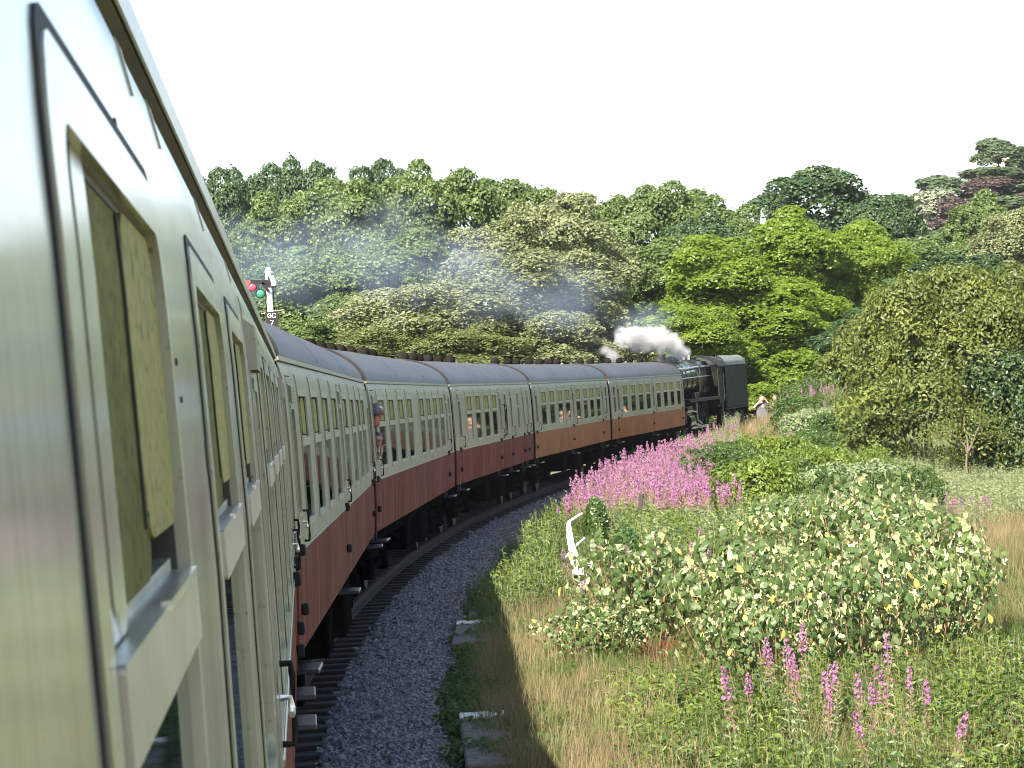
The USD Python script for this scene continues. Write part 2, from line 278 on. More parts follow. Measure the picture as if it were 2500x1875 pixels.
def coach(k, label, c, zc, th, slope, wins, doors, lavs, lower, vents, opened=(), fine=False, guard=None, hoods=None):
    M_cream, M_cream2 = (globals()['M_cream'], globals()['M_cream2']) if fine else (M_cream_far, M_cream2_far)
    t = thing('railway_carriage', label, 'carriage', (c[0], c[1], zc), -math.degrees(th), math.degrees(slope), group='cream and red carriages of the train')
    E = 9.83; W = 1.12; ZB, ZW, ZG = 1.08, 1.825, 3.25
    dw = .31
    holes = [rrect(s - W / 2, s + W / 2, 2.0, 2.985, .055) for s in wins] + [rrect(s - .24, s + .24, 2.05, 2.985, .04) for s in lavs]
    dh = [sg.box(s - dw - .008, 1.10, s + dw + .008, 3.13) for s in doors]
    solid = shapely.union_all(holes + dh)
    up = sg.box(-E, ZW, E, ZG).difference(solid); lo = sg.box(-E, ZB, E, ZW).difference(solid)
    obj('body_side', side(up, -.03, 0).mesh(), M_cream, t, smooth=35)
    obj('lower_panel', side(lo, -.07, .002).mesh(), lower, t, smooth=35)
    left = sg.box(-E, ZB, E, ZG)
    obj('body_side', side(left, -.05, 0, sgn=-1).mesh(), M_cream, t, smooth=35)
    # lining strip along the waist, cornice under the gutter
    obj('waist_moulding', side(sg.box(-E, 1.815, E, 1.835).difference(shapely.union_all(dh)), .002, .007).mesh(), M_cream2, t)
    # roof
    xs = np.linspace(-1, 1, 29); xr = np.sin(xs * np.pi / 2) * 1.330; zr = 3.27 + .60 * (1 - np.abs(xr / 1.330) ** 2.3) ** .62
    n = len(xr); v = np.concatenate([np.stack([xr, np.full(n, s), zr], 1) for s in np.linspace(-E - .06, E + .06, 12)])
    i = np.arange(11)[:, None] * n + np.arange(n - 1)[None]; f = np.stack([i, i + n, i + n + 1, i + 1], -1).reshape(-1, 4)
    obj('roof', (v, f), M_roof, t, smooth=50)
    for e in (-1, 1):      # the wall at each end
        mb = MB()
        P = np.concatenate([np.stack([xr, np.full(n, e * (E + .02)), zr - .01], 1), [[1.39, e * (E + .02), 1.83], [1.36, e * (E + .02), 1.08], [-1.36, e * (E + .02), 1.08], [-1.39, e * (E + .02), 1.83]]])
        mb.add(np.vstack([P, [[0, e * (E + .02), 2.4]]]), [[j, (j + 1) % len(P), len(P)] for j in range(len(P))] if e < 0 else [[(j + 1) % len(P), j, len(P)] for j in range(len(P))])
        mb.add(np.array([[-1.3, e * (E - .001), 1.08], [1.3, e * (E - .001), 1.08], [1.3, e * (E - .001), 3.3], [-1.3, e * (E - .001), 3.3]]), [[0, 1, 2, 3]])
        obj('end_wall', mb.mesh(), M_black, t)
    for s in (-3.3, 3.3):
        q = np.stack([xr * 1.001, np.full(n, s), (zr - 3.27) * 1.004 + 3.27], 1)
        obj('roof_seam', MB().tube(q[1:-1], .004, 5).mesh(), M_roof, t)
    for e in (-1, 1):
        q = np.stack([xr * 1.006, np.full(n, e * (E + .05)), (zr - 3.27) * 1.015 + 3.27], 1)
        obj('roof_end_rim', MB().tube(q, .022, 6).mesh(), M_black, t)
    for sg_ in (1, -1):
        g = [(1.312, 3.222), (1.341, 3.234), (1.345, 3.266), (1.334, 3.286), (1.315, 3.27)]
        g = [(sg_ * a, b) for a, b in g]; m = MB(); ss = (-E - .06, E + .06); nn = len(g)
        v = np.array([[a, s, b] for s in ss for a, b in g]); m.add(v, [[j, (j + 1) % nn, (j + 1) % nn + nn, j + nn] for j in range(nn)])
        m.add(np.array([[a, s, b] for s in (ss[1],) for a, b in g]), [[0, 1, 2], [0, 2, 3], [0, 3, 4]]); m.add(np.array([[a, ss[0], b] for a, b in g]), [[0, 2, 1], [0, 3, 2], [0, 4, 3]])
        obj('gutter', m.mesh(), M_gutter, t)
        obj('gutter_face', MB().box((sg_ * 1.3465, 0, 3.253), (.004, 2 * E + .12, .034)).mesh(), M_alu, t)  # pale strip puts sky light on the outer face; shaded underside stays dark
    for s, x in vents:      # shell ventilators
        m = MB(); zz = 3.27 + .60 * (1 - abs(x / 1.330) ** 2.3) ** .62
        pr = [(0.0, .22), (.06, .213), (.105, .185), (.135, .14), (.145, .08), (.13, .03), (.11, .01), (.11, -.05)]
        a = np.arange(12) * 2 * np.pi / 12
        v = np.array([[x + r * math.cos(q), s + r * math.sin(q) * 1.15, zz + h] for r, h in pr for q in a])
        m.add(v, [[i * 12 + j, (i + 1) * 12 + j, (i + 1) * 12 + (j + 1) % 12, i * 12 + (j + 1) % 12] for i in range(len(pr) - 1) for j in range(12)])
        obj('roof_ventilator', m.mesh(), M_soot, t, smooth=60)
    # windows: frame > pane, sliding panes
    for s in wins:
        hole = rrect(s - W / 2, s + W / 2, 2.0, 2.985, .055)
        o = rrect(s - W / 2 - .085, s + W / 2 + .05, 1.95, 3.028, .08) if fine else hole.buffer(.045, quad_segs=5)
        ring = o.difference(hole.buffer(-.006))
        m = side(ring, -.012, .005 if fine else .007)
        fr = obj('window', m.mesh(), M_cream2, t, smooth=35)
        obj('reveal', side(hole.buffer(.003).difference(hole.buffer(-.014)), -.06, -.008).mesh(), M_gutter if fine else M_seal_shade, fr)  # dark liner colour stands in for the shadow in the window recess
        if fine: obj('seal', side(o.buffer(.016).difference(o.buffer(-.001)), -.004, .0025).mesh(), M_seal_shade, fr)
        m = side(rrect(s - W / 2 + .012, s + W / 2 - .012, 2.585, 2.652, .006), -.05, .010)
        obj('transom', m.mesh(), M_alu if fine else M_cream2, fr, smooth=35)
        obj('sill', side(sg.box(s - W / 2 + .02, 2.652, s + W / 2 - .02, 2.664), -.05, -.014).mesh(), M_alu, fr)
        obj('pane', side(sg.box(s - W / 2, 1.995, s + W / 2, 2.60), -.012, -.007, back=True).mesh(), M_glass, fr)
        if fine:
            obj('fixed_light', side(sg.box(s - W / 2, 2.66, s - .43, 2.99), -.026, -.018, back=True).mesh(), M_fixed, fr)
            obj('vent_gap', side(sg.box(s - .46, 2.665, s - .40, 2.985), -.03, -.008).mesh(), M_seal_shade, fr)  # added dark strip, stands in for the shaded opening beside the stile
            obj('vent_stile', side(rrect(s - .40, s - .285, 2.655, 2.985, .03), -.03, -.004).mesh(), M_cream2, fr, smooth=35)
            obj('sliding_vent', side(rrect(s - .30, s + .14, 2.668, 2.968, .07), -.02, -.0075, back=True).mesh(), M_vent_dark, fr, smooth=35)
            obj('vent_edge', side(sg.box(s + .055, 2.71, s + .066, 2.965), -.012, -.0045).mesh(), M_seal_shade, fr)
            obj('sliding_vent', side(rrect(s + .06, s + .545, 2.700, 2.972, .07), -.012, -.004, back=True).mesh(), M_vent, fr, smooth=35)
            obj('chrome_edge', side(sg.box(s - .02, 2.648, s + W / 2 - .05, 2.656), .004, .0125).mesh(), M_chrome, fr)
            obj('brush_seal', side(sg.Polygon([(s - .53, 2.655)] + [(s - .53 + .02 * i, 2.668 + .008 * (i % 2) + .004 * math.sin(i * 1.7)) for i in range(9)] + [(s - .36, 2.655)]), -.035, -.004).mesh(), M_chalk, fr)
        else:
            obj('sliding_vent', side(rrect(s - .42, s + .06, 2.668, 2.97, .04), -.040, -.026, back=True).mesh(), M_vent, fr)
            obj('sliding_vent', side(rrect(s + .03, s + .535, 2.675, 2.965, .04), -.030, -.014, back=True).mesh(), M_vent, fr)
        if not fine: obj('beading', side(sg.box(s - W / 2 - .066, 1.95, s - W / 2 - .052, 3.15), -.004, .011).mesh(), M_cream2, t)
    for s in lavs:
        hole = rrect(s - .24, s + .24, 2.05, 2.985, .04)
        fr = obj('small_window', side(hole.buffer(.04, quad_segs=4).difference(hole.buffer(-.006)), -.012, .007).mesh(), M_cream2, t, smooth=35)
        obj('transom', side(sg.box(s - .23, 2.6, s + .23, 2.65), -.05, .008).mesh(), M_cream2, fr)
        obj('pane', side(sg.box(s - .24, 2.05, s + .24, 2.985), -.040, -.034, back=True).mesh(), M_glass, fr)
    if fine:      # fittings and flaws seen close up
        for nm, s, z, w_, h_ in (('plug', 2.36 - 9.993, 3.045, .016, .014), ('vent_lock', 3.62 - 9.993, 2.75, .05, .05), ('screw', 2.98 - 9.993, 2.86, .010, .008), ('screw', 3.02 - 9.993, 2.82, .009, .007)):
            obj(nm, side(rrect(s - w_ / 2, s + w_ / 2, z - h_ / 2, z + h_ / 2, min(w_, h_) * .45), 0, .012 if nm == 'screw' and z < 2.65 else .002).mesh(), M_seal_shade, t)
        for s in (2.86, 3.42, 4.9, 6.75): obj('panel_strip', side(sg.box(s - 9.993, 3.13, s - 9.993 + .014, 3.19), 0, .003).mesh(), M_cream2, t)
    # doors
    for j, s in enumerate(doors):
        dl = rrect(s - .20, s + .20, 2.1, 2.88, .05)
        for nm, za, zb, mt in (('door', 1.828, 3.12, M_cream), ('door_foot', 1.11, 1.822, lower)):
            p = sg.box(s - dw, za, s + dw, zb)
            d = obj(nm, side(p.difference(dl) if nm == 'door' else p, -.06, .003).mesh(), mt, t, smooth=35)
            if nm == 'door': D = d
        obj('droplight_frame', side(dl.buffer(.03).difference(dl.buffer(-.004)), -.01, .008).mesh(), M_cream2, D)
        if j not in opened: obj('door_pane', side(sg.box(s - .2, 2.1, s + .2, 2.60), -.040, -.034, back=True).mesh(), M_glass, D)
        obj('door_handle', MB().tube([(1.405, s + .22, 2.02), (1.432, s + .22, 2.02), (1.436, s + .22, 1.99), (1.436, s + .14, 1.98)], .010, 6).mesh(), M_chrome, D)
        obj('grab_rail', MB().tube([(1.40, s + .40, 2.10), (1.436, s + .40, 2.10), (1.44, s + .40, 2.07), (1.44, s + .40, 1.91), (1.436, s + .40, 1.87), (1.40, s + .40, 1.87)], .011, 6).mesh(), M_black, D)
        for zh in (1.40, 1.835): obj('hinge', MB().bbox((1.418, s - dw - .02, zh), (.05, .10, .085), b=.01).mesh(), M_black, D)
        if hoods is None or j in hoods:
            m = MB(); x0 = float(wz(3.0))
            v = np.array([[x0 - .01, -.26, 3.07], [x0 - .01, .26, 3.07], [x0 + .024, .26, 3.045], [x0 + .024, -.26, 3.045], [x0 + .027, -.26, 2.93], [x0 + .027, .26, 2.93], [x0 - .003, .26, 2.93], [x0 - .003, -.26, 2.93]]) + [0, s, 0]
            m.add(v, [[0, 3, 2, 1], [3, 4, 5, 2]]); m.add(v, [[0, 7, 4, 3], [1, 2, 5, 6]])
            for zz in (2.955, 2.985, 3.015): m.box((x0 + .016, s, zz), (.024, .50, .006), ry=.5)
            obj('ventilator_hood', m.mesh(), M_cream, D)
        obj('footstep', MB().bbox((1.37, s, .93), (.24, .62, .035), b=.008).box((1.28, s - .25, 1.0), (.03, .03, .16)).box((1.28, s + .25, 1.0), (.03, .03, .16)).mesh(), M_shine, t)
    if guard:
        for s in guard:
            obj('handrail', MB().tube([(1.40, s, 2.72), (1.46, s, 2.70), (1.462, s, 2.3), (1.462, s, 1.95), (1.40, s, 1.92)], .014, 6).mesh(), M_black, t)
    # inside
    obj('inner_lining', MB().box((-1.28, 0, 2.2), (.03, 2 * E - .1, 2.1)).mesh(), M_in, t)
    obj('floor', MB().box((0, 0, 1.16), (2.6, 2 * E - .1, .05)).mesh(), M_in, t)
    obj('ceiling', MB().box((0, 0, 3.18), (2.5, 2 * E - .1, .03)).mesh(), M_in, t)
    for s in wins:
        for e in (-1, 1): obj('seat', MB().bbox((.72, s + e * .82, 1.85), (1.0, .16, 1.0), b=.05).bbox((.72, s + e * .56, 1.58), (1.0, .42, .14), b=.04).mesh(), M_seat, t)
    # below the floor
    m = MB()
    for x in (-1.16, 1.16): m.box((x, 0, .97), (.12, 2 * E, .21))
    m.box((0, 0, 1.02), (2.3, 2 * E, .08)); m.box((0, E - .02, .97), (2.5, .1, .24)); m.box((0, -E + .02, .97), (2.5, .1, .24))
    m.tube([(1.1, -4.6, .86), (1.1, -1.8, .52), (1.1, 1.8, .52), (1.1, 4.6, .86)], .035, 6); m.tube([(-1.1, -4.6, .86), (-1.1, -1.8, .52), (-1.1, 1.8, .52), (-1.1, 4.6, .86)], .035, 6)
    obj('underframe', m.mesh(), M_soot, t)
    obj('battery_box', MB().bbox((1.0, 1.0, .68), (.6, 1.7, .55), b=.02).mesh(), M_soot, t); obj('battery_box', MB().bbox((.95, -2.3, .70), (.6, 1.1, .5), b=.02).mesh(), M_soot, t)
    for yb in (-7.05, 7.05):
        m = MB()
        for x in (-1.0, 1.0):
            m.bbox((x, yb, .62), (.09, 3.3, .2), b=.02); m.bbox((x * 1.03, yb, .44), (.14, 1.5, .12), b=.02)
            for a in (-1.3, 1.3): m.bbox((x * 1.06, yb + a, .46), (.2, .3, .3), b=.03); m.tube([(x * 1.05, yb + a - .22, .62), (x * 1.05, yb + a - .22, .8)], .07, 8); m.tube([(x * 1.05, yb + a + .22, .62), (x * 1.05, yb + a + .22, .8)], .07, 8)
        m.box((0, yb, .62), (1.9, .5, .22))
        bo = obj('bogie', m.mesh(), M_soot, t)
        for a in (-1.3, 1.3):
            m = MB()
            for x in (-.74, .74): m.tube([(x - .065, yb + a, .457), (x + .05, yb + a, .457)], .457, 24); m.tube([(x - .08, yb + a, .457), (x - .06, yb + a, .457)], .485, 24)
            m.tube([(-.95, yb + a, .457), (.95, yb + a, .457)], .075, 8)
            obj('wheelset', m.mesh(), M_wheel, bo, smooth=35)
    for e in (-1, 1):
        m = MB()
        for a in range(6): m.box((0, e * (E + .03 + .045 * a + .02), 2.25), (1.06 - .06 * (a % 2), .04, 2.2 - .06 * (a % 2)))
        obj('gangway', m.mesh(), M_rubber, t)
        for x in (-.86, .86):
            obj('buffer', MB().tube([(x, e * (E + .02), 1.0), (x, e * (E + .22), 1.0)], .07, 10).tube([(x, e * (E + .20), 1.0), (x, e * (E + .245), 1.0)], .2, 14).mesh(), M_black, t)
    return t

SC = {2: (.541, 30.279, .053346), 3: (2.215, 50.501, .111782), 4: (5.037, 70.596, .167336), 5: (8.943, 90.510, .220007), 6: (13.863, 110.198, .269795)}
def pose(k):
    if k == 1: c, y, th = (0.0, 9.993), 9.993, 0.0
    else: x, y, th = SC[k]; c = (x, y)
    return c, float(zt(y)), th, float((zt(y + 9) - zt(y - 9)) / 18)
rng = random.Random(4)
def vrow(ss, x=-.12): return [(s, x + rng.uniform(-.06, .06)) for s in ss]
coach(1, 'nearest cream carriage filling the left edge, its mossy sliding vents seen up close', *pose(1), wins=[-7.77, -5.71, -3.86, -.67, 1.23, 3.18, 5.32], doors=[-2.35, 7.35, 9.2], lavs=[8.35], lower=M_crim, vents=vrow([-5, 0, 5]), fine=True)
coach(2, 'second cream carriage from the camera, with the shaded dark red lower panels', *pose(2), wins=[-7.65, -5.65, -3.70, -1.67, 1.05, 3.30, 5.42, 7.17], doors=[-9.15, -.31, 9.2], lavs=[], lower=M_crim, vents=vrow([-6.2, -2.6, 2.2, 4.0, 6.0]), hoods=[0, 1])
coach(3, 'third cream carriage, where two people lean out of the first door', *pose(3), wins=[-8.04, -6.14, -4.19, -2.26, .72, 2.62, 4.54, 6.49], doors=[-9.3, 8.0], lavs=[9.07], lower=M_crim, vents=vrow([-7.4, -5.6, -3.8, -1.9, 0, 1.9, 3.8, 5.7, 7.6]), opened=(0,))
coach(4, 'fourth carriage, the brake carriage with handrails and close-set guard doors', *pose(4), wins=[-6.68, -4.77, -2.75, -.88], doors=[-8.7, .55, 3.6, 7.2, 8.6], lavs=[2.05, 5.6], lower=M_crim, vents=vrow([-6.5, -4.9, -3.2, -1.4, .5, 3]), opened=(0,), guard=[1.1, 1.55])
coach(5, 'fifth carriage, with green reflections in its windows and panels tinted orange-red for reflected light', *pose(5), wins=[-7.61, -5.71, -3.73, -1.89, .82, 2.78, 4.65, 6.56], doors=[-9.2, -.55, 7.85], lavs=[9.0], lower=M_crim_lit, vents=vrow([-7, -4.4, -2, .5, 3, 5.6, 8]), opened=(0,))
coach(6, 'farthest carriage, coupled right behind the steam engine', *pose(6), wins=[-6.47, -4.47, -2.51, -.55, 2.28, 4.29, 6.27, 8.27], doors=[-8.05, .85, 9.4], lavs=[-8.95], lower=M_crim_lit, vents=vrow([-7, -4.4, -1, 2, 5, 8]), opened=(0,))

# ---------------------------------------------------------------- steam engine, coupled tender-first (smokebox towards the carriages)
M_eng = pm('engine_black', (.004, .005, .006), (.009, .011, .012), scale=2, rough=.16, coat=.4)
M_eng_dirty = pm('engine_black_dull', (.007, .007, .0065), (.016, .016, .013), scale=4, rough=.65, spec=.2)
M_tend = pm('tender_side_paint', (.010, .013, .008), (.022, .027, .014), scale=1.5, stretch=(3, 3, .6), rough=.75, spec=.1)
M_tend_top = pm('tender_slope_skylit', (.10, .11, .12), (.20, .21, .22), scale=3, rough=.22, spec=.8)  # pale colour stands in for the sky reflected on the tender top
M_coal = pm('coal', (.01, .01, .01), (.03, .03, .03), scale=20, rough=.5, bump=.8)
M_rod = pm('rod_steel', (.45, .45, .46), (.6, .6, .6), scale=9, rough=.25, metal=.9)
M_red = pm('buffer_beam_red', (.35, .03, .02), (.42, .05, .03), scale=4, rough=.5)
_th = SC[6][2] + .047
_j = (SC[6][0] + 10.15 * math.sin(SC[6][2]), SC[6][1] + 10.15 * math.cos(SC[6][2]))
_ez = float(zt(_j[1] + 8)) + .10
E_ = thing('steam_engine', 'black steam engine running tender-first at the head of the train', 'steam engine', (_j[0], _j[1], _ez), -math.degrees(_th), .7)
def eb(name, m, mat, smooth=30, parent=None): return obj(name, m.mesh(), mat, parent or E_, smooth=smooth)
# y = distance from the last carriage's coupling; buffers at .3
bo = MB().tube([(0, 3.2, 2.78), (0, 7.0, 2.84)], [.80, .86], 40); boiler = eb('boiler', bo, M_eng)
for y in (4.2, 5.4, 6.5): eb('boiler_band', MB().tube([(0, y - .03, 2.79), (0, y + .03, 2.79)], .835 + (y - 3.2) * .013, 40), M_eng, parent=boiler)
eb('smokebox', MB().tube([(0, 1.35, 2.76), (0, 3.25, 2.76)], .88, 40), M_eng_dirty)
sd = eb('smokebox_door', MB().tube([(0, 1.36, 2.76), (0, 1.26, 2.76), (0, 1.18, 2.76)], [.76, .72, .25], 32), M_eng_dirty)
eb('door_hinge', MB().box((0, 1.2, 2.95), (1.1, .05, .05)).box((0, 1.2, 2.55), (1.1, .05, .05)), M_rod, parent=sd)
eb('chimney', MB().tube([(0, 2.05, 3.58), (0, 2.05, 3.66), (0, 2.05, 3.80), (0, 2.05, 3.97), (0, 2.05, 4.0), (0, 2.05, 4.0), (0, 2.05, 3.9)], [.42, .31, .27, .28, .33, .24, .22], 24), M_eng_dirty)
eb('dome', MB().sphere((0, 5.0, 3.62), .42, 3, (1, 1.25, .75)), M_eng)
eb('top_feed', MB().bbox((0, 4.0, 3.66), (.5, .35, .22), b=.05), M_eng)
# Belpaire firebox with rounded shoulders
pr = [(.62, 1.85), (.86, 2.3), (.90, 3.1), (.86, 3.40), (.74, 3.60), (.5, 3.70), (0, 3.73)]; pr = pr + [(-a, b) for a, b in pr[-2::-1]]
m = MB(); n = len(pr); v = np.array([[a * s, y, 2.7 + (b - 2.7) * s] for y, s in ((6.95, .965), (7.02, 1), (9.7, .97)) for a, b in pr])
m.add(v, [[i * n + j, (i + 1) * n + j, (i + 1) * n + j + 1, i * n + j + 1] for i in range(2) for j in range(n - 1)]); m.add(v[:n], [[0, j, j + 1] for j in range(1, n - 1)])
eb('firebox', m, M_eng)
eb('safety_valve', MB().tube([(-.12, 8.6, 3.66), (-.12, 8.6, 3.9)], .07, 10).tube([(.12, 8.6, 3.66), (.12, 8.6, 3.9)], .07, 10), M_rod)
for s in (1, -1):
    hr = eb('handrail', MB().tube([(s * .93, 1.5, 2.86), (s * .93, 3.4, 2.88), (s * .97, 9.4, 2.92)], .022, 8), M_rod)
    eb('handrail_bracket', MB().tube([(s * .80, 2.2, 2.86), (s * .93, 2.2, 2.87)], .02, 6).tube([(s * .80, 4.4, 2.88), (s * .94, 4.4, 2.89)], .02, 6).tube([(s * .8, 7.4, 2.9), (s * .96, 7.4, 2.905)], .02, 6), M_eng, parent=hr)
    eb('ejector_pipe', MB().tube([(s * .72, 2.2, 3.30), (s * .76, 4.0, 3.30), (s * .80, 6.9, 3.36), (s * .9, 9.4, 3.36)], .045, 8), M_eng if s < 0 else M_rod)
    fp = eb('running_plate', MB().bbox((s * 1.02, 5.9, 1.92), (.56, 8.3, .05), b=.012).box((s * 1.29, 5.9, 1.87), (.03, 8.3, .11)), M_eng_dirty)
    eb('front_stay', MB().tube([(s * .75, 1.5, 2.45), (s * .95, .75, 1.5)], .03, 8), M_rod)
    eb('front_step_plate', MB().box((s * 1.0, 1.35, 1.62), (.5, .9, .04)).box((s * 1.24, .85, 1.2), (.03, .35, .5)).box((s * 1.15, .85, .98), (.22, .4, .03)), M_eng_dirty)
    eb('cylinder', MB().tube([(s * 1.02, 1.6, 1.0), (s * 1.02, 2.75, 1.0)], .33, 24).tube([(s * .98, 1.5, 1.5), (s * .98, 2.85, 1.5)], .24, 24), M_eng)
    for y in (3.9, 6.0, 8.1):
        w = MB(); R = .915
        a = np.linspace(0, 2 * np.pi, 37)
        w.tube([(s * .77, y + math.cos(q) * (R - .06), R + math.sin(q) * (R - .06)) for q in a], .06, 6, caps=False)
        wo = eb('driving_wheel', w, M_eng_dirty)
        sp = MB().tube([(s * .70, y, R), (s * .86, y, R)], .16, 16)
        for q in np.arange(14) * 2 * np.pi / 14: sp.tube([(s * .77, y + math.cos(q) * .12, R + math.sin(q) * .12), (s * .77, y + math.cos(q) * .82, R + math.sin(q) * .82)], .03, 5)
        eb('spokes', sp, M_eng_dirty, parent=wo)
    eb('coupling_rod', MB().bbox((s * .93, 6.0, .66), (.05, 4.5, .12), b=.01), M_rod)
    eb('connecting_rod', MB().tube([(s * 1.02, 2.7, 1.0), (s * 1.0, 6.0, .68)], .05, 6), M_rod)
    eb('valve_gear', MB().tube([(s * 1.05, 2.9, 1.45), (s * 1.05, 4.7, 1.35)], .035, 6).tube([(s * 1.05, 4.7, 1.75), (s * 1.05, 4.75, 1.0)], .04, 6).tube([(s * 1.05, 4.75, 1.0), (s * 1.02, 6.0, .8)], .03, 6).tube([(s * 1.04, 3.3, 1.5), (s * 1.02, 3.4, .95)], .03, 6), M_rod)
    for y in (1.1, 2.9): eb('leading_wheel', MB().tube([(s * .70, y, .5), (s * .80, y, .5)], .5, 24), M_eng_dirty)
    # cab
    cb = MB().bbox((s * 1.28, 10.05, 2.45), (.04, 1.15, 1.75), b=.01); cs_ = eb('cab_side', cb, M_tend)
    eb('cab_window', MB().bbox((s * 1.305, 9.85, 2.85), (.012, .42, .5), b=.004), M_glass, parent=cs_)
    eb('cab_steps', MB().box((s * 1.24, 10.5, 1.1), (.03, .45, 1.1)).box((s * 1.2, 10.5, .6), (.2, .45, .03)).box((s * 1.2, 10.5, 1.05), (.2, .45, .03)), M_eng_dirty)
    eb('cab_handrail', MB().tube([(s * 1.33, 10.66, 1.7), (s * 1.33, 10.66, 3.0)], .018, 6), M_rod)
    eb('sand_box', MB().bbox((s * .98, 4.9, 2.08), (.3, .5, .28), b=.03), M_eng_dirty)
    # tender
    eb('tender_side', MB().bbox((s * 1.29, 14.55, 2.35), (.05, 6.3, 2.0), b=.012), M_tend)
    sl = MB(); q = np.linspace(0, 1, 7); p = np.stack([1.30 - .36 * (1 - np.cos(q * 1.3)) / (1 - math.cos(1.3)), 3.36 + .46 * np.sin(q * 1.3) / math.sin(1.3)], 1)
    v = np.array([[s * a, y, b] for y in (11.5, 17.6) for a, b in p]); k = len(p)
    sl.add(v, [[j, j + k, j + k + 1, j + 1] if s > 0 else [j, j + 1, j + k + 1, j + k] for j in range(k - 1)])
    sl.add(v - np.array([s * .03, 0, .02]), [[j, j + 1, j + k + 1, j + k] if s > 0 else [j, j + k, j + k + 1, j + 1] for j in range(k - 1)])
    eb('tender_coal_rail', sl, M_tend_top)
    eb('tender_beading', MB().box((s * 1.318, 14.55, 3.34), (.02, 6.3, .04)).box((s * 1.318, 14.55, 1.42), (.02, 6.3, .05)), M_tend)
    fr = eb('tender_frame', MB().bbox((s * 1.0, 14.5, .85), (.06, 6.6, .6), b=.02).box((s * 1.2, 14.5, 1.3), (.2, 6.6, .06)), M_eng_dirty)
    for y in (12.4, 14.5, 16.6):
        eb('tender_wheel', MB().tube([(s * .70, y, .65), (s * .80, y, .65)], .65, 28), M_eng_dirty)
        eb('axle_box', MB().bbox((s * 1.08, y, .66), (.2, .3, .36), b=.03).tube([(s * 1.1, y - .5, 1.02), (s * 1.1, y, 1.08), (s * 1.1, y + .5, 1.02)], .06, 6), M_eng_dirty, parent=fr)
rf = MB(); q = np.linspace(-1.15, 1.15, 17); pr = np.stack([1.36 * np.sin(q) / math.sin(1.15), 3.32 + .56 * (np.cos(q) - math.cos(1.15)) / (1 - math.cos(1.15))], 1)
v = np.array([[a, y, b] for y in (9.25, 11.25) for a, b in pr]); k = len(pr)
rf.add(v, [[j, j + k, j + k + 1, j + 1] for j in range(k - 1)]); rf.add(v - np.array([0, 0, .03]), [[j, j + 1, j + k + 1, j + k] for j in range(k - 1)])
eb('cab_roof', rf, M_eng_dirty); eb('cab_roof_hatch', MB().box((.6, 10.1, 3.78), (.5, .7, .03), ry=.33), M_eng_dirty)
eb('cab_front', MB().box((0, 9.5, 2.9), (2.5, .04, 1.0)), M_soot)
eb('engine_frame', MB().box((0, 5.5, 1.2), (1.1, 10, .9)).box((0, 10.3, 1.5), (2.4, 1.5, .1)), M_eng_dirty)
eb('buffer_beam', MB().bbox((0, .75, 1.15), (2.5, .06, .5), b=.01), M_red)
for x in (-.86, .86): eb('buffer', MB().tube([(x, .72, 1.05), (x, .35, 1.05)], .09, 10).tube([(x, .38, 1.05), (x, .32, 1.05)], .22, 16), M_eng_dirty)
eb('tender_tank', MB().box((0, 14.55, 2.2), (2.5, 6.2, 1.7)).box((0, 17.68, 2.55), (2.56, .05, 2.3)).box((0, 11.5, 2.3), (2.5, .05, 1.9)), M_tend)
cm = trimesh.creation.icosphere(subdivisions=4, radius=1.0); cv = cm.vertices * np.array([.95, 2.6, .55]); cv += .16 * (meshkit.fbm(cv * 4, 3)[:, None] - .5) * cm.vertices
eb('coal_heap', MB().add(cv + np.array([0, 14.2, 3.25]), cm.faces), M_coal, smooth=False)
eb('tender_buffer_beam', MB().bbox((0, 17.9, 1.15), (2.5, .06, .5), b=.01), M_eng_dirty)
for x in (-.86, .86): eb('tender_buffer', MB().tube([(x, 17.9, 1.05), (x, 18.3, 1.05)], .09, 10).tube([(x, 18.28, 1.05), (x, 18.34, 1.05)], .22, 16), M_eng_dirty)
eb('tender_lamp_bracket', MB().tube([(1.0, 17.7, 2.9), (1.0, 18.15, 2.9)], .03, 6), M_rod)

# ---------------------------------------------------------------- semaphore signal
M_white = pm('white_paint', (.36, .37, .37), (.50, .50, .50), scale=6, rough=.5, c2=(.30, .25, .2), s2=14, lo2=.6, hi2=.75)
M_post = pm('signal_post_paint', (.5, .51, .5), (.64, .64, .63), scale=4, rough=.5, c2=(.42, .36, .36), s2=5, lo2=.52, hi2=.68)
M_sred = pm('signal_red', (.60, .02, .02), (.68, .035, .03), scale=4, rough=.4)
M_plate = pm('plate_black', (.008, .008, .01), (.014, .014, .016), scale=8, rough=.8, spec=.15)
M_lensr = pm('lens_red', (.42, .03, .06), (.5, .05, .09), scale=4, rough=.1, coat=.5); M_lensg = pm('lens_green', (.01, .12, .075), (.02, .16, .10), scale=4, rough=.1, coat=.5)
M_letter = pm('letter_white', (.8, .8, .8), rough=.5)
sx, sy = .72, 85.0; sz = float(terr(sx, sy))
S = thing('semaphore_signal', 'white semaphore signal post with red arm and number plate above the second carriage roof', 'signal', (sx, sy, sz))
H = 7.52 - sz
obj('post', MB().tube([(0, 0, -.3), (0, 0, H - 1.75), (0, 0, H - .12)], [.13, .10, .082], 14).mesh(), M_post, S, smooth=40)
obj('post_cap', MB().tube([(0, 0, H - .12), (0, 0, H - .08), (0, 0, H), (0, 0, H + .02)], [.10, .095, .085, .03], 14).mesh(), M_white, S, smooth=40)
A = obj('signal_arm', MB().bbox((-1.10, -.16, H - .47), (1.05, .03, .27), b=.006).mesh(), M_sred, S)
obj('arm_stripe', MB().box((-1.42, -.178, H - .47), (.16, .006, .268)).mesh(), M_white, A)
sp = MB()
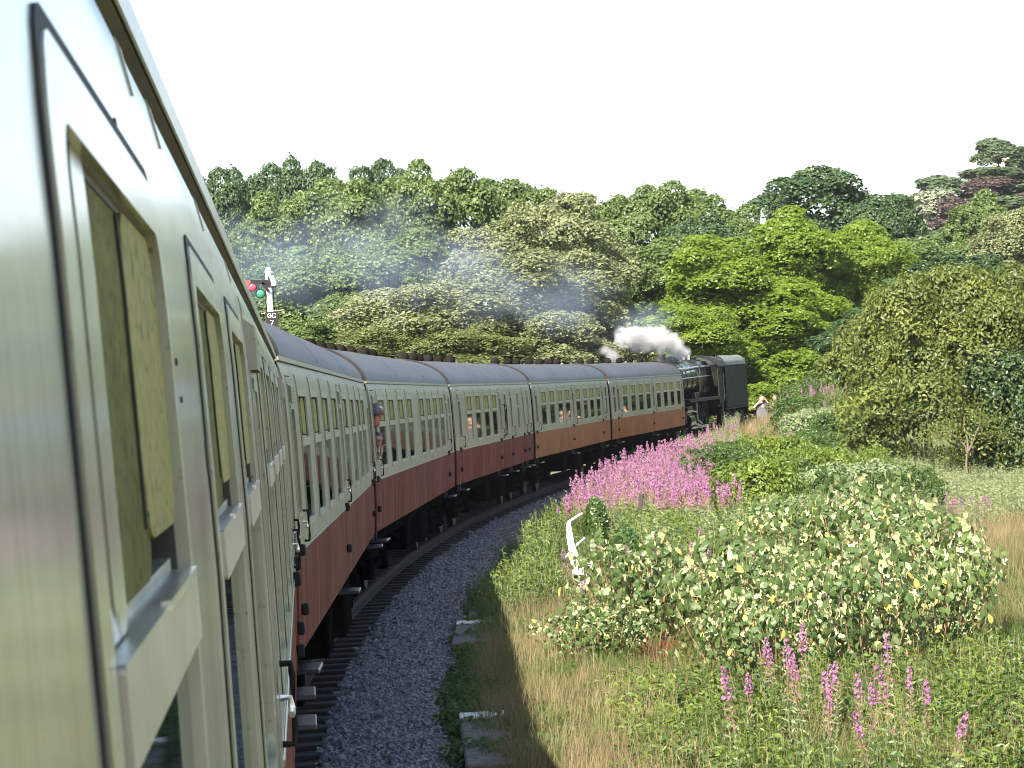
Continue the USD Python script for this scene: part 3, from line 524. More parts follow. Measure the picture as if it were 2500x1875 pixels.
def ring(cx, cz, r): return [(cx + r * math.cos(q), -.16, cz + r * math.sin(q)) for q in np.linspace(0, 2 * np.pi, 25)]
sp.tube(ring(-.50, H - .55, .125), .02, 6, caps=False).tube(ring(-.27, H - .76, .135), .022, 6, caps=False)
sp.box((-.28, -.16, H - .42), (.52, .035, .13), ry=.12).box((-.10, -.16, H - .58), (.09, .035, .34), ry=-.6).box((-.06, -.14, H - .45), (.2, .06, .18)).box((-.33, -.16, H - .63), (.07, .03, .15), ry=.7)
spec = obj('spectacle', sp.mesh(), M_plate, S)
for x, z, r, mt, nm in ((-.50, H - .55, .118, M_lensr, 'lens'), (-.27, H - .76, .128, M_lensg, 'lens')):
    obj(nm, MB().tube([(x, -.185, z), (x, -.178, z), (x, -.14, z)], [r * .3, r * .8, r], 24).mesh(), mt, spec, smooth=60, label='red signal glass' if mt is M_lensr else 'green signal glass')
obj('lamp', MB().bbox((.13, -.02, H - .44), (.15, .17, .24), b=.02).tube([(.13, -.02, H - .32), (.13, -.02, H - .24)], .05, 10).mesh(), M_white, S)
obj('lamp_bracket', MB().box((.05, -.02, H - .57), (.36, .05, .05)).box((.0, -.1, H - .40), (.05, .08, .3)).mesh(), M_plate, S)
obj('bracket_rod', MB().tube([(-.28, -.05, H - 1.37), (-.05, -.12, H - 1.34), (.10, -.12, H - 1.31), (.40, -.02, H - 1.29)], .016, 6).mesh(), M_alu, S)
pl = obj('number_plate', sg_plate := (lambda t: (t.vertices @ np.array([[1, 0, 0], [0, 0, 1], [0, -1, 0]], float) + np.array([.03, -.14, H - 1.54]), t.faces))(trimesh.creation.extrude_polygon(rrect(-.19, .19, -.24, .22, .05), .02)), M_plate, S)
for txt, z, h in (('GC', H - 1.51, .135), ('7', H - 1.73, .145)):
    tm_ = meshkit.text_mesh(txt, h, .006); v = np.array(tm_.vertices); v[:, 0] -= (v[:, 0].min() + v[:, 0].max()) / 2; v[:, 1] -= v[:, 1].min()
    obj('lettering', (np.stack([v[:, 0] + .03, -.164 - v[:, 2] + .003, v[:, 1] + z], 1), tm_.faces[:, ::-1] if False else tm_.faces), M_letter, pl)
ld = MB()
for x in (-.12, .12): ld.tube([(x, .25, 0), (x, .22, H - .6)], .012, 5)
for k in range(22): ld.tube([(-.12, .24, .3 + k * .3), (.12, .24, .3 + k * .3)], .008, 4)
obj('ladder', ld.mesh(), M_plate, S)

# ---------------------------------------------------------------- bent white post and pipes beside the ballast
wx, wy = 5.72, 44.0; wzg = float(terr(wx, wy))
Wp = thing('bent_railing', 'white painted metal post with bent pipe rails beside the ballast', 'railing', (wx, wy, wzg))
s_ = .00695 * .169
def P(px, py, d=0.0):      # plan of the bent post, metres right of its foot and up
    return ((px - 300) * .00110, d, .10 + (1450 - py) * .00110)
L = [P(262, 1500), P(262, 1240), P(190, 1120), P(160, 800), P(140, 600), P(140, 450), P(150, 340)]; Rr = [P(362, 1500), P(352, 1250), P(348, 1000), P(300, 850), P(250, 700), P(235, 640), P(200, 340)]
m = MB(); v = np.array([[a[0], y, a[2]] for y in (-.012, .012) for pair in zip(L, Rr) for a in pair]); n = len(L) * 2
f = []
for i in range(len(L) - 1):
    a = 2 * i; f += [[a, a + 1, a + 3, a + 2], [n + a, n + a + 2, n + a + 3, n + a + 1], [a, a + 2, n + a + 2, n + a], [a + 1, n + a + 1, n + a + 3, a + 3]]
m.add(v, f); obj('post_plate', m.mesh(), M_white, Wp)
obj('pipe_rail', MB().tube([P(400, 240, .35), P(290, 285, .2), P(175, 335, .03), P(150, 400, -.03), P(150, 540, -.03), P(190, 690, -.03), P(240, 800, -.03), P(310, 900, -.05), P(400, 945, -.15), P(490, 975, -.25)], .024, 8).mesh(), M_white, Wp, smooth=50)
obj('pipe_rail', MB().tube([P(95, 830, -.12), P(160, 775, -.04), P(240, 695, .04), P(420, 595, .35)], .019, 8).mesh(), M_white, Wp, smooth=50)
obj('pipe_rail', MB().tube([P(290, 1260, -.03), P(310, 1310, -.05), P(380, 1360, -.12), P(530, 1430, -.3)], .022, 8).mesh(), M_white, Wp, smooth=50)
obj('stay', MB().tube([P(185, 345, .02), P(215, 500, .02), P(240, 700, .02)], .012, 6).mesh(), M_white, Wp, smooth=50)

# ---------------------------------------------------------------- concrete edging of the cess
M_conc = pm('dark_concrete', (.065, .06, .055), (.13, .12, .11), scale=5, rough=.9, bump=.5, c2=(.03, .03, .025), s2=12, lo2=.55, hi2=.65)
M_brickp = pm('pinkish_stone', (.16, .125, .115), (.27, .22, .2), scale=14, rough=.95, bump=.8, bscale=30)
M_edge = pm('worn_white_edge', (.34, .34, .34), (.58, .58, .56), scale=10, rough=.7)
for (x, y, l, w, lab) in ((3.02, 25.6, 3.7, .46, 'nearest dark concrete edging slab with a white painted end, beside the ballast'), (3.62, 37.8, 3.2, .50, 'farther dark concrete edging slab with a white painted end, beside the ballast')):
    th = float(heading(y)); z = float(terr(x, y))
    e = thing('concrete_slab', lab, 'concrete slab', (x, y, z - .02), -math.degrees(th), group='concrete slabs edging the ballast')
    n = 3
    for i in range(n):
        a = -l / 2 + (i + .5) * l / n; obj('block', MB().bbox((0, a, .06), (w, l / n - .015, .44), b=.018).mesh(), M_conc, e)
    obj('white_end', MB().bbox((0, l / 2 - .02, .292), (w * .98, .42, .03), b=.008).mesh(), M_edge, e)
x, y = 4.55, 43.6; th = float(heading(y))
e = thing('stone_pad', 'flat pinkish gravel-topped pad with a low kerb beside the ballast', 'stone pad', (x, y, float(terr(x, y))), -math.degrees(th))
obj('pad', MB().bbox((.35, 0, .03), (1.15, 5.0, .34), b=.03).mesh(), M_brickp, e); obj('kerb', MB().bbox((-.42, -.2, .04), (.34, 4.4, .30), b=.03).mesh(), M_conc, e)

# ---------------------------------------------------------------- far houses
M_tile = pm('roof_tile_red', (.36, .16, .11), (.46, .22, .16), scale=6, rough=.9); M_tile2 = pm('roof_tile_pink', (.38, .24, .20), (.46, .30, .25), scale=3, rough=.9)
M_brick = pm('house_brick', (.38, .19, .11), (.48, .26, .16), scale=6, rough=.9); M_dark = pm('window_dark', (.03, .035, .04), rough=.15)
def house(x, y, zr, w, d, hw, hr, lab, roofm, rz, ch):
    z = zr - hw - hr; h = thing('house', lab, 'house', (x, y, z), rz)
    obj('wall', MB().box((0, 0, hw / 2 - 1.5), (w, d, hw + 3)).mesh(), M_brick, h)
    m = MB(); a, b = w / 2 + .4, d / 2 + .4
    v = np.array([[-a, -b, hw], [a, -b, hw], [a, b, hw], [-a, b, hw], [-a * .8, 0, hw + hr], [a * .8, 0, hw + hr]])
    m.add(v, [[0, 1, 5], [0, 5, 4], [1, 2, 5], [2, 3, 4], [2, 4, 5], [3, 0, 4], [0, 2, 1], [0, 3, 2]]); rf = obj('roof', m.mesh(), roofm, h)
    for c in ch: obj('chimney', MB().bbox((c, 0, hw + hr + .3), (.9, .7, 2.2), b=.03).tube([(c - .2, 0, hw + hr + 1.4), (c - .2, 0, hw + hr + 1.9)], .14, 8).tube([(c + .2, 0, hw + hr + 1.4), (c + .2, 0, hw + hr + 1.9)], .14, 8).mesh(), M_brick, rf)
    for x in (-w * .28, w * .28):
        for zz in (1.4, 4.0): obj('window', MB().box((x, -d / 2 - .01, zz), (1.2, .06, 1.2)).mesh(), M_dark, h)
house(112.6, 418, 36.6, 11, 8, 5.2, 4.2, 'far house with a pink tiled roof among the trees at the top right edge', M_tile2, 20, [3.0])
house(91.9, 398, 26.2, 8, 7, 5.0, 3.0, 'far house with orange brick chimney and red roof at the foot of the hill', M_tile, -15, [-1.4])

# ---------------------------------------------------------------- people
M_skin = pm('skin', (.30, .155, .105), (.36, .19, .135), scale=6, rough=.5); M_skin_red = pm('skin_ruddy', (.22, .075, .045), (.28, .10, .06), scale=8, rough=.5)
M_hair_grey = pm('hair_grey', (.05, .05, .058), (.13, .13, .145), scale=20, stretch=(1, 1, 4), rough=.6); M_hair_dark = pm('hair_dark', (.015, .012, .012), (.04, .03, .028), scale=20, rough=.5)
M_shirt_grey = pm('shirt_grey', (.04, .04, .05), (.07, .07, .085), scale=5, rough=.9); M_shirt_dark = pm('jacket_dark', (.03, .03, .035), (.06, .06, .065), scale=5, rough=.9)
M_shirt_pale = pm('shirt_pale', (.07, .07, .085), (.11, .11, .125), scale=5, rough=.9); M_trouser = pm('trousers', (.05, .055, .07), (.09, .09, .11), scale=5, rough=.9)
M_eye = pm('eye_dark', (.02, .015, .01), rough=.2)
def sph(c, r, n=14): return m3.Manifold.sphere(r, n).translate([float(x) for x in c])
def bone(a, ra, b, rb): return m3.Manifold.batch_hull([sph(a, ra), sph(b, rb)])
def fuse(bs, L, it=8):
    M = bs[0]
    for b in bs[1:]: M = M + b
    M = M.refine_to_length(L); me = M.to_mesh(); t = trimesh.Trimesh(me.vert_properties[:, :3], me.tri_verts, process=True)
    v0 = t.vertices.copy(); trimesh.smoothing.filter_laplacian(t, lamb=.3, iterations=max(2, it // 2), volume_constraint=False); v1 = np.array(t.vertices); bad = np.linalg.norm(v1 - v0, axis=1) > .03; v1[bad] = v0[bad]; return (v1, np.array(t.faces))
def hand(wrist, d, side, curl=.6):
    """palm, four fingers of unequal length with two bends, thumb from the side of the palm"""
    d = np.array(d, float); d /= np.linalg.norm(d); sd = np.array(side, float); sd -= d * (sd @ d); sd /= np.linalg.norm(sd); nn = np.cross(sd, d)
    w = np.array(wrist, float); B = []
    pal = [sph(w + sd * s * .030 + d * t, .015, 8) for s in (-1, 1) for t in (.02, .085)] ; B.append(m3.Manifold.batch_hull(pal)); B.append(bone(w, .024, w + d * .04, .022))
    for i, (o, l) in enumerate(zip((-.031, -.011, .010, .029), (.072, .080, .075, .060))):
        a = w + d * .085 + sd * o; b = a + (d * math.cos(curl * .5) + nn * math.sin(curl * .5)) * l * .5; c = b + (d * math.cos(curl * 1.4) + nn * math.sin(curl * 1.4)) * l * .5
        B += [bone(a, .0095, b, .009), bone(b, .009, c, .0078)]
    a = w + d * .03 - sd * .034; b = a + (d * .6 - sd * .7 + nn * .25) * .045; c = b + (d * .85 - sd * .25 + nn * .4) * .035
    return B + [bone(a, .013, b, .0105), bone(b, .0105, c, .009)]
def head_parts(T, c, face, up, hairm, skinm, sc=1.0, bald=.0):
    """head with nose, ears, jaw, eyes, mouth and hair; c = centre, face = looking direction"""
    f = np.array(face, float); f /= np.linalg.norm(f); u = np.array(up, float); u -= f * (u @ f); u /= np.linalg.norm(u); r = np.cross(f, u); c = np.array(c, float)
    Q = lambda a, b, d: c + (r * a + f * b + u * d) * sc
    B = [m3.Manifold.batch_hull([sph(Q(0, -.018, .03), .088 * sc), sph(Q(0, .03, .02), .076 * sc), sph(Q(0, .045, -.07), .042 * sc), sph(Q(-.03, 0, -.055), .042 * sc), sph(Q(.03, 0, -.055), .042 * sc)]),
         bone(Q(0, .098, .0), .011 * sc, Q(0, .116, -.028), .016 * sc), bone(Q(-.02, .085, -.066), .011 * sc, Q(.02, .085, -.066), .011 * sc),
         bone(Q(-.035, .088, .022), .012 * sc, Q(.035, .088, .022), .012 * sc)]
    for s in (-1, 1): B.append(m3.Manifold.batch_hull([sph(Q(s * .082, -.012, .015), .016 * sc), sph(Q(s * .086, -.018, -.025), .011 * sc), sph(Q(s * .076, -.0, -.0), .014 * sc)]))
    B.append(bone(Q(0, -.015, -.06), .055 * sc, Q(0, -.035, -.16), .058 * sc))
    he = MB()
    for s in (-1, 1): he.sphere(Q(s * .031, .094, .004), .011 * sc, 1)
    obj('eyes', he.mesh(), M_eye, T)
    ic = trimesh.creation.icosphere(subdivisions=3, radius=1.0); v = ic.vertices; loc = v * np.array([.099, .112, .108])
    loc[:, 1] -= .016; loc[:, 2] += .032
    keep = (v[:, 2] * .9 - v[:, 1] * .75 > -.12)
    pts = c + (loc[:, :1] * r + loc[:, 1:2] * f + loc[:, 2:] * u) * sc * (1 + .05 * (meshkit.noise(v * 5)[:, None] - .5))
    pts[~keep] = c + ((loc * .88)[:, :1] * r + (loc * .88)[:, 1:2] * f + (loc * .88)[:, 2:] * u)[~keep] * sc
    obj('hair', (pts, ic.faces[keep[ic.faces].any(1)]), hairm, T, smooth=True)
    return B
def leaner(label, c, face, hairm, skinm, shirtm, sc=1.0, hand_at=None):
    """someone inside the carriage leaning head and shoulder out of the door's open window"""
    T = thing('person', label, 'person', (0, 0, 0), group=None)
    c = np.array(c, float); nd = c + np.array([-.07, -.01, -.17]) * sc; sh = nd + np.array([-.18, 0, -.10]) * sc
    B = head_parts(T, c, face, (0.1, 0, 1), hairm, skinm, sc) + [bone(nd, .06 * sc, sh, .09 * sc)]
    if hand_at is not None:
        h = np.array(hand_at, float); el = h + np.array([-.20, .06, -.12]); B += [bone(el, .042 * sc, h, .027 * sc)] + hand(h, (.1, .05, 1), (.3, 1, 0), .9); B += [bone(sh, .06 * sc, el, .045 * sc)]
    obj('body', fuse(B, .012, 6), skinm, T, smooth=True)
    obj('clothes', fuse([bone(sh + np.array([.02, -.14, -.02]) * sc, .10 * sc, sh + np.array([.02, .14, -.02]) * sc, .10 * sc), bone(sh + np.array([-.02, 0, -.08]), .17 * sc, sh + np.array([-.10, 0, -.36]), .17 * sc)], .03, 5), shirtm, T, smooth=True)
    return T
leaner('grey-haired person leaning head first out of the third carriage door', (2.60, 41.00, 2.87), (.35, .93, -.1), M_hair_grey, M_skin_red, M_shirt_dark)
leaner('dark-haired smaller person with a raised hand, leaning out below the grey-haired one', (2.575, 41.05, 2.47), (.5, -.85, -.05), M_hair_dark, M_skin, M_shirt_dark, .86, hand_at=(2.62, 40.96, 2.27))
def standing(label, x, y, hz, rz, pose_, shirtm, hairm):
    z = float(terr(x, y)); hgt = hz - z; k = hgt / 1.76
    T = thing('person', label, 'person', (x, y, z), rz)
    V = lambda *a: np.array(a, float) * k
    hd = V(0, -.02, 1.62); nk = V(0, 0, 1.46)
    B = head_parts(T, hd, (0.15, -1, -.05), (0, 0, 1), hairm, M_skin, k)
    B += [bone(nk, .055 * k, V(0, 0, 1.30), .10 * k)]
    sl, sr = V(-.19, 0, 1.38), V(.19, 0, 1.38)
    if pose_ == 'camera':      # both hands up at the face
        arms = [(sl, V(-.36, -.12, 1.30), V(-.09, -.20, 1.58)), (sr, V(.33, -.16, 1.22), V(.08, -.20, 1.56))]; hd_ = [((.75, -.1, .6), (0, .2, 1)), ((-.6, -.1, .7), (0, .2, 1))]
    else:
        arms = [(sl, V(-.30, -.14, 1.14), V(-.12, -.26, 1.36)), (sr, V(.26, -.02, 1.08), V(.22, -.14, .86))]; hd_ = [((.3, -.2, .9), (1, 0, 0)), ((0, -.3, -1), (1, 0, 0))]
    for (s, e, w), (d, sd) in zip(arms, hd_): B += [bone(s, .052 * k, e, .042 * k), bone(e, .042 * k, w, .027 * k)] + hand(w, d, sd, .8)
    for s in (-1, 1): B += [bone(V(s * .09, 0, .92), .09 * k, V(s * .10, -.01, .50), .06 * k), bone(V(s * .10, -.01, .50), .06 * k, V(s * .10, .02, .10), .04 * k), bone(V(s * .10, .03, .05), .04 * k, V(s * .12, -.14, .03), .032 * k)]
    B += [m3.Manifold.batch_hull([sph(sl, .05 * k), sph(sr, .05 * k), sph(V(-.10, 0, .95), .10 * k), sph(V(.10, 0, .95), .10 * k)])]
    obj('body', fuse(B, .02, 5), M_skin, T, smooth=True)
    S = [m3.Manifold.batch_hull([sph(sl, .075 * k), sph(sr, .075 * k), sph(V(-.10, 0, .93), .125 * k), sph(V(.10, 0, .93), .125 * k)])]
    for s, e, w in arms: S += [bone(s, .075 * k, s + (e - s) * .55, .066 * k)]
    obj('shirt', fuse(S, .03, 5), shirtm, T, smooth=True)
    L = []
    for s in (-1, 1): L += [bone(V(s * .09, 0, .92), .115 * k, V(s * .10, -.01, .50), .08 * k), bone(V(s * .10, -.01, .50), .08 * k, V(s * .10, .02, .12), .06 * k)]
    obj('trousers', fuse(L, .03, 5), M_trouser, T, smooth=True)
standing('person in a grey shirt holding both hands up to the face, past the engine', 21.45, 121.0, 2.84, 14, 'camera', M_shirt_grey, M_hair_dark)
standing('person with one bare arm bent, beside the one with both hands up', 22.1, 121.4, 2.82, 0, 'arm', M_shirt_pale, M_hair_dark)

# ---------------------------------------------------------------- trees
LEAF = {
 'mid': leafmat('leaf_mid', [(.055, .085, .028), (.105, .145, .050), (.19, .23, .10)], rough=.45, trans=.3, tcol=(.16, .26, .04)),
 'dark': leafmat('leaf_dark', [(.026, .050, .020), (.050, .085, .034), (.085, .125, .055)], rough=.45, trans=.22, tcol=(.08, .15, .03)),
 'pale': leafmat('leaf_pale', [(.09, .105, .050), (.18, .195, .105), (.31, .32, .20)], rough=.5, trans=.22, tcol=(.24, .29, .10)),
 'olive': leafmat('leaf_olive', [(.055, .075, .024), (.125, .145, .055), (.22, .235, .11)], rough=.5, trans=.25, tcol=(.22, .26, .05)),
 'yellow': leafmat('leaf_yellow', [(.065, .105, .014), (.135, .190, .028), (.24, .29, .065)], rough=.45, trans=.4, tcol=(.30, .42, .03)),
 'bush': leafmat('leaf_bush', [(.05, .068, .014), (.125, .14, .032), (.22, .215, .075)], rough=.5, trans=.28, tcol=(.18, .22, .04)),
 'far': leafmat('leaf_far_haze', [(.05, .08, .04), (.08, .115, .055), (.11, .15, .075)], rough=.6, trans=.25),  # greyer, bluer greens with some distance haze mixed into the colour
 'farwhite': leafmat('leaf_whitish', [(.16, .18, .13), (.24, .26, .20)], rough=.6, trans=.2),
 'farpurple': leafmat('leaf_purple', [(.06, .042, .042), (.10, .065, .06)], rough=.6, trans=.2),
}
M_bark = pm('bark', (.07, .055, .04), (.16, .13, .095), scale=3, stretch=(4, 4, .8), rough=.95, bump=.6)
M_bark_pale = pm('bark_pale', (.10, .085, .06), (.17, .14, .10), scale=3, stretch=(4, 4, .8), rough=.95, bump=.6)
def unit(v): return v / (np.linalg.norm(v, axis=-1, keepdims=True) + 1e-12)
def leaf_cards(P, N, L, W, r, droop=.0, fold=.2):
    """one small folded leaf at every point P, facing N"""
    n = len(P); t = unit(np.cross(N, r.normal(size=(n, 3)))); t = unit(t + np.array([0, 0, -droop])); b = unit(np.cross(N, t)); Nn = np.cross(t, b)
    L = L * r.uniform(.65, 1.25, (n, 1)); W = W * r.uniform(.7, 1.2, (n, 1))
    base, tip = P - t * L * .5, P + t * L * .5; lf = P + b * W * .5 + Nn * W * fold - t * L * .05; rt = P - b * W * .5 + Nn * W * fold - t * L * .05
    v = np.stack([base, rt, tip, lf], 1).reshape(-1, 3); i = np.arange(n)[:, None] * 4
    return v, np.concatenate([i + np.array([[0, 1, 2]]), i + np.array([[0, 2, 3]])])
def crown(seed, R, H, nblob, nleaf, L, W, z0=.08, top=1.0, jag=.26, shape=2.2, skirt=1.0):
    """leaves on the surfaces of many overlapping lumps that together fill an uneven crown"""
    r = np.random.default_rng(seed); C, RB = [], []
    nm = max(7, nblob // 4)
    for i in range(nm):                     # main boughs, then lumps of foliage on each
        u = (i + .5) / nm; ph = i * 2.399963 + r.uniform(-.5, .5); zc = z0 + (top - z0) * (u ** .8)
        prof = max(.06, (1 - abs(2 * (zc - .42) / 1.22) ** shape)) ** .5 if zc > .42 else (skirt + (1 - skirt) * zc / .42)
        rb = R * r.uniform(.42, .62); rad = max(0, R * prof * (1 + jag * math.sin(3 * ph + seed)) - rb * .75) * r.uniform(.55, 1.0)
        c = np.array([rad * math.cos(ph), rad * math.sin(ph), min(zc * H, H - rb * .95)]); C.append(tuple(c)); RB.append(rb * .86)
        for j in range(7):
            d = unit(r.normal(size=3) + np.array([math.cos(ph), math.sin(ph), .5]) * .7); C.append(tuple(c + d * rb * r.uniform(.7, .95))); RB.append(rb * r.uniform(.28, .5))
    C, RB = np.array(C), np.array(RB); w = RB ** 2; k = r.choice(len(C), nleaf * 2, p=w / w.sum())
    d = unit(r.normal(size=(len(k), 3))); d[:, 2] = np.where(d[:, 2] < -.35, -d[:, 2], d[:, 2])
    lump = .82 + .36 * meshkit.noise(d * 2.6 + k[:, None] * 7.1, seed); P = C[k] + d * (RB[k] * lump * r.uniform(.80, 1.06, len(k)))[:, None]
    inside = np.zeros(len(P), bool)
    for c, b in zip(C, RB): inside |= np.linalg.norm(P - c, axis=1) < b * .68
    P, d = P[~inside][:nleaf], d[~inside][:nleaf]
    sprig = r.random(len(P)) < .05; P[sprig] += d[sprig] * r.uniform(.04, .15, (sprig.sum(), 1))
    return leaf_cards(P, unit(d + r.normal(size=d.shape) * .55), L, W, r)
def trunk(seed, H, rad, nl=6, spread=1.8, fork=.25):
    r = np.random.default_rng(seed); m = MB()
    q = np.linspace(0, 1, 7); m.tube(np.stack([.25 * np.sin(q * 3 + seed), .25 * np.cos(q * 2.2 + seed) - .25, q * H * .8 - .4], 1), rad * (1 - .8 * q), 8)
    for i in range(nl):
        a = i * 2.4 + r.uniform(-.3, .3); z = H * (fork + .5 * i / nl); l = spread * r.uniform(.7, 1.2); p = np.linspace(0, 1, 5)[:, None]
        m.tube(np.array([0, 0, z]) + p * np.array([math.cos(a) * l, math.sin(a) * l, l * .75]) + p * (1 - p) * np.array([0, 0, -.3]), rad * .42 * (1 - .75 * p[:, 0]), 6)
    return m.mesh()
PROTO = {}
def tree(kind, seed, loc, rz, sc, label, R=3.0, H=12.0, nblob=40, nleaf=34000, L=.18, W=.14, group=None, **kw):
    key = (kind, seed)
    if key in PROTO: return dup(PROTO[key], loc, rz, sc, label, group=group, name='tree')
    T = thing('tree', label, 'tree', loc, rz, scale=sc, group=group)
    obj('crown', crown(seed, R, H, nblob, nleaf, L, W, **kw), LEAF[kind], T); obj('trunk', trunk(seed, H, .22), M_bark, T, smooth=True); PROTO[key] = T
    return T

TREES = [
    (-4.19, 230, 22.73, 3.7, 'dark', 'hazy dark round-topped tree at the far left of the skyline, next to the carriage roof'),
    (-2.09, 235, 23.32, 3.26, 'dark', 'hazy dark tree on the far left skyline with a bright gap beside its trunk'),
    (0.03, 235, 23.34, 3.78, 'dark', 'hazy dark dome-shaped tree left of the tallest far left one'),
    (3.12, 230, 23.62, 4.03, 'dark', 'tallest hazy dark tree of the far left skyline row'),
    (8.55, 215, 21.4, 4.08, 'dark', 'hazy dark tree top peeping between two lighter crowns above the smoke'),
    (-1.86, 150, 12.45, 4.38, 'mid', 'mid green tree right beside the near carriage roof, above the red signal arm'),
    (0.16, 158, 15.26, 4.85, 'mid', 'mid green leafy tree rising above the signal post'),
    (2.99, 160, 16.28, 4.44, 'mid', 'mid green tree in front of the tallest dark one'),
    (5.49, 158, 15.74, 4.62, 'mid', 'broad mid green tree behind the drifting blue smoke'),
    (8.61, 165, 17.05, 4.1, 'mid', 'tall pointed mid green tree at the middle of the left wood'),
    (11.66, 168, 16.79, 4.66, 'mid', 'bright-topped green tree left of the pale willow crown'),
    (14.66, 172, 16.67, 4.27, 'mid', 'green tree with a bright top just above the pale willow'),
    (0.95, 141, 10.9, 5.36, 'mid', 'leafy green tree directly behind the signal post'),
    (4.27, 141, 11.34, 5.77, 'mid', 'leafy green tree to the right of the signal post, behind the smoke'),
    (7.59, 146, 12.1, 5.97, 'mid', 'large leafy green tree behind the left end of the willow thicket'),
    (2.19, 136, 7.76, 5.17, 'mid', 'low green tree above the second carriage roof'),
    (15.13, 150, 13.83, 7.23, 'pale', 'tall pale grey-green willow in the middle of the wood'),
    (11.46, 143, 11.9, 6.27, 'pale', 'pale willow left of the tallest one, behind the smoke'),
    (6.9, 128, 8.7, 7.11, 'pale', 'rounded pale willow above the third carriage roof'),
    (11.24, 130, 9.7, 7.6, 'pale', 'largest pale willow crown, rising behind the fourth carriage'),
    (15.0, 134, 9.91, 6.32, 'pale', 'pale willow behind the steam puff'),
    (13.2, 128, 7.14, 5.57, 'pale', 'low pale willow just above the last carriage roof'),
    (5.01, 125, 6.56, 5.11, 'olive', 'low olive willow over the roof ventilators of the third carriage'),
    (8.86, 125, 6.61, 5.48, 'olive', 'low olive willow over the fourth carriage roof'),
    (20.3, 178, 15.94, 4.42, 'pale', 'yellowish pale tree on the skyline right of the tall willow'),
    (23.38, 175, 16.05, 5.63, 'mid', 'round green tree on the skyline above the steam puff'),
    (26.63, 178, 15.81, 5.2, 'mid', 'round green tree left of the thin far poplars'),
    (28.31, 172, 14.72, 4.27, 'mid', 'green round tree at the skyline just left of the poplars'),
    (22.04, 160, 12.0, 6.08, 'mid', 'green tree between the willow thicket and the yellow-green tree'),
    (25.09, 166, 13.33, 4.85, 'dark', 'shaded green tree behind the left edge of the yellow-green tree'),
    (24.84, 152, 11.33, 7.11, 'yellow', 'bright yellow-green tree standing behind the steam engine'),
    (30.2, 160, 12.98, 7.01, 'yellow', 'tall bright green tree behind the tender, tallest of the yellow-green ones'),
    (22.83, 146, 7.39, 5.12, 'yellow', 'low yellow-green tree right above the engine cab'),
    (27.59, 153, 8.98, 7.38, 'yellow', 'bright green tree overhanging the dark gap by the track'),
    (34.55, 164, 12.31, 6.23, 'yellow', 'bright green tree right of the tallest yellow-green one'),
    (41.84, 210, 18.82, 10.13, 'dark', 'broad dark tree on the skyline behind the yellow-green trees'),
    (42.65, 195, 15.74, 3.7, 'dark', 'small dark tree at the dip of the skyline left of the far houses'),
    (39.98, 172, 11.8, 6.03, 'mid', 'green tree right of the yellow-green trees, below the far houses'),
    (39.14, 160, 9.88, 6.08, 'dark', 'dark green tree behind the big olive bush'),
    (48.75, 190, 15.31, 6.11, 'mid', 'light green round tree below the far hill on the right'),
    (44.47, 165, 12.82, 5.79, 'pale', 'grey-green willow at the right edge of the picture'),
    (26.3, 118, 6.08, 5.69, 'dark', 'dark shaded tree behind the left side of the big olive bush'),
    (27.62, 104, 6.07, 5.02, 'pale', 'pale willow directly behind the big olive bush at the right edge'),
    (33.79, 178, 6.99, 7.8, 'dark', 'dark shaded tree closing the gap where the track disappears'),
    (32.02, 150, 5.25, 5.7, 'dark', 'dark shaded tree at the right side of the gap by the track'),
    (87.16, 380, 28.87, 6.66, 'far', 'far hazy tree beside the far orange chimney'),
    (93.4, 390, 32.24, 7.41, 'far', 'far hazy spreading tree on the hill above a pale whitish one'),
    (89.16, 375, 28.92, 4.93, 'farwhite', 'far whitish tree on the hill left of the purple-leaved one'),
    (90.43, 370, 27.34, 5.95, 'farpurple', 'far purple-leaved tree on the hill'),
    (98.35, 390, 31.4, 7.41, 'farpurple', 'far brownish purple tree on the hill, right of the whitish one'),
    (102.97, 395, 33.35, 7.5, 'far', 'far green tree left of the pink-roofed house'),
    (107.45, 400, 36.43, 9.94, 'far', 'highest far tree at the top right edge of the picture'),
    (95.38, 360, 26.82, 8.42, 'far', 'far green tree below the pink-roofed house'),
    (88.98, 350, 24.79, 7.67, 'far', 'far green tree at the foot of the hill'),
    (80.09, 360, 25.49, 5.79, 'far', 'far small hazy tree at the left foot of the hill'),
]
KW = {'mid': dict(nblob=38), 'dark': dict(nblob=40), 'pale': dict(nblob=54, L=.17, W=.11, jag=.2), 'olive': dict(nblob=54, L=.17, W=.11, jag=.16), 'yellow': dict(nblob=38, L=.18, W=.14),
      'far': dict(nleaf=7000, L=.45, W=.32, nblob=34, jag=.3), 'farwhite': dict(nleaf=5000, L=.45, W=.32), 'farpurple': dict(nleaf=5000, L=.45, W=.32)}
cnt = {}
rt = random.Random(11)
for x, y, zt_, wd, kind, lab in TREES:
    i = cnt.get(kind, 0); cnt[kind] = i + 1
    g = float(terr(x, y)); h = zt_ - g
    nv = {'mid': 3, 'pale': 3, 'yellow': 2, 'dark': 2}.get(kind, 1)
    sx = (max(wd * 1.4, 7.6) if kind in ('mid', 'dark') else max(wd * 1.3, 6.5)) / 6.0
    if kind == 'far' or kind.startswith('far'): sx *= 1.15
    if 'overhanging' in lab or 'right of the tallest yellow' in lab:      # open, dark space below these crowns
        tree(kind, 150, (x, y, g), rt.uniform(0, 360), (sx, sx, h / 12.0), lab, **{**KW[kind], 'z0': .45, 'nleaf': 26000}); continue
    tree(kind, 100 + i % nv, (x, y, g), rt.uniform(0, 360), (sx, sx, h / 12.0), lab, **KW[kind])
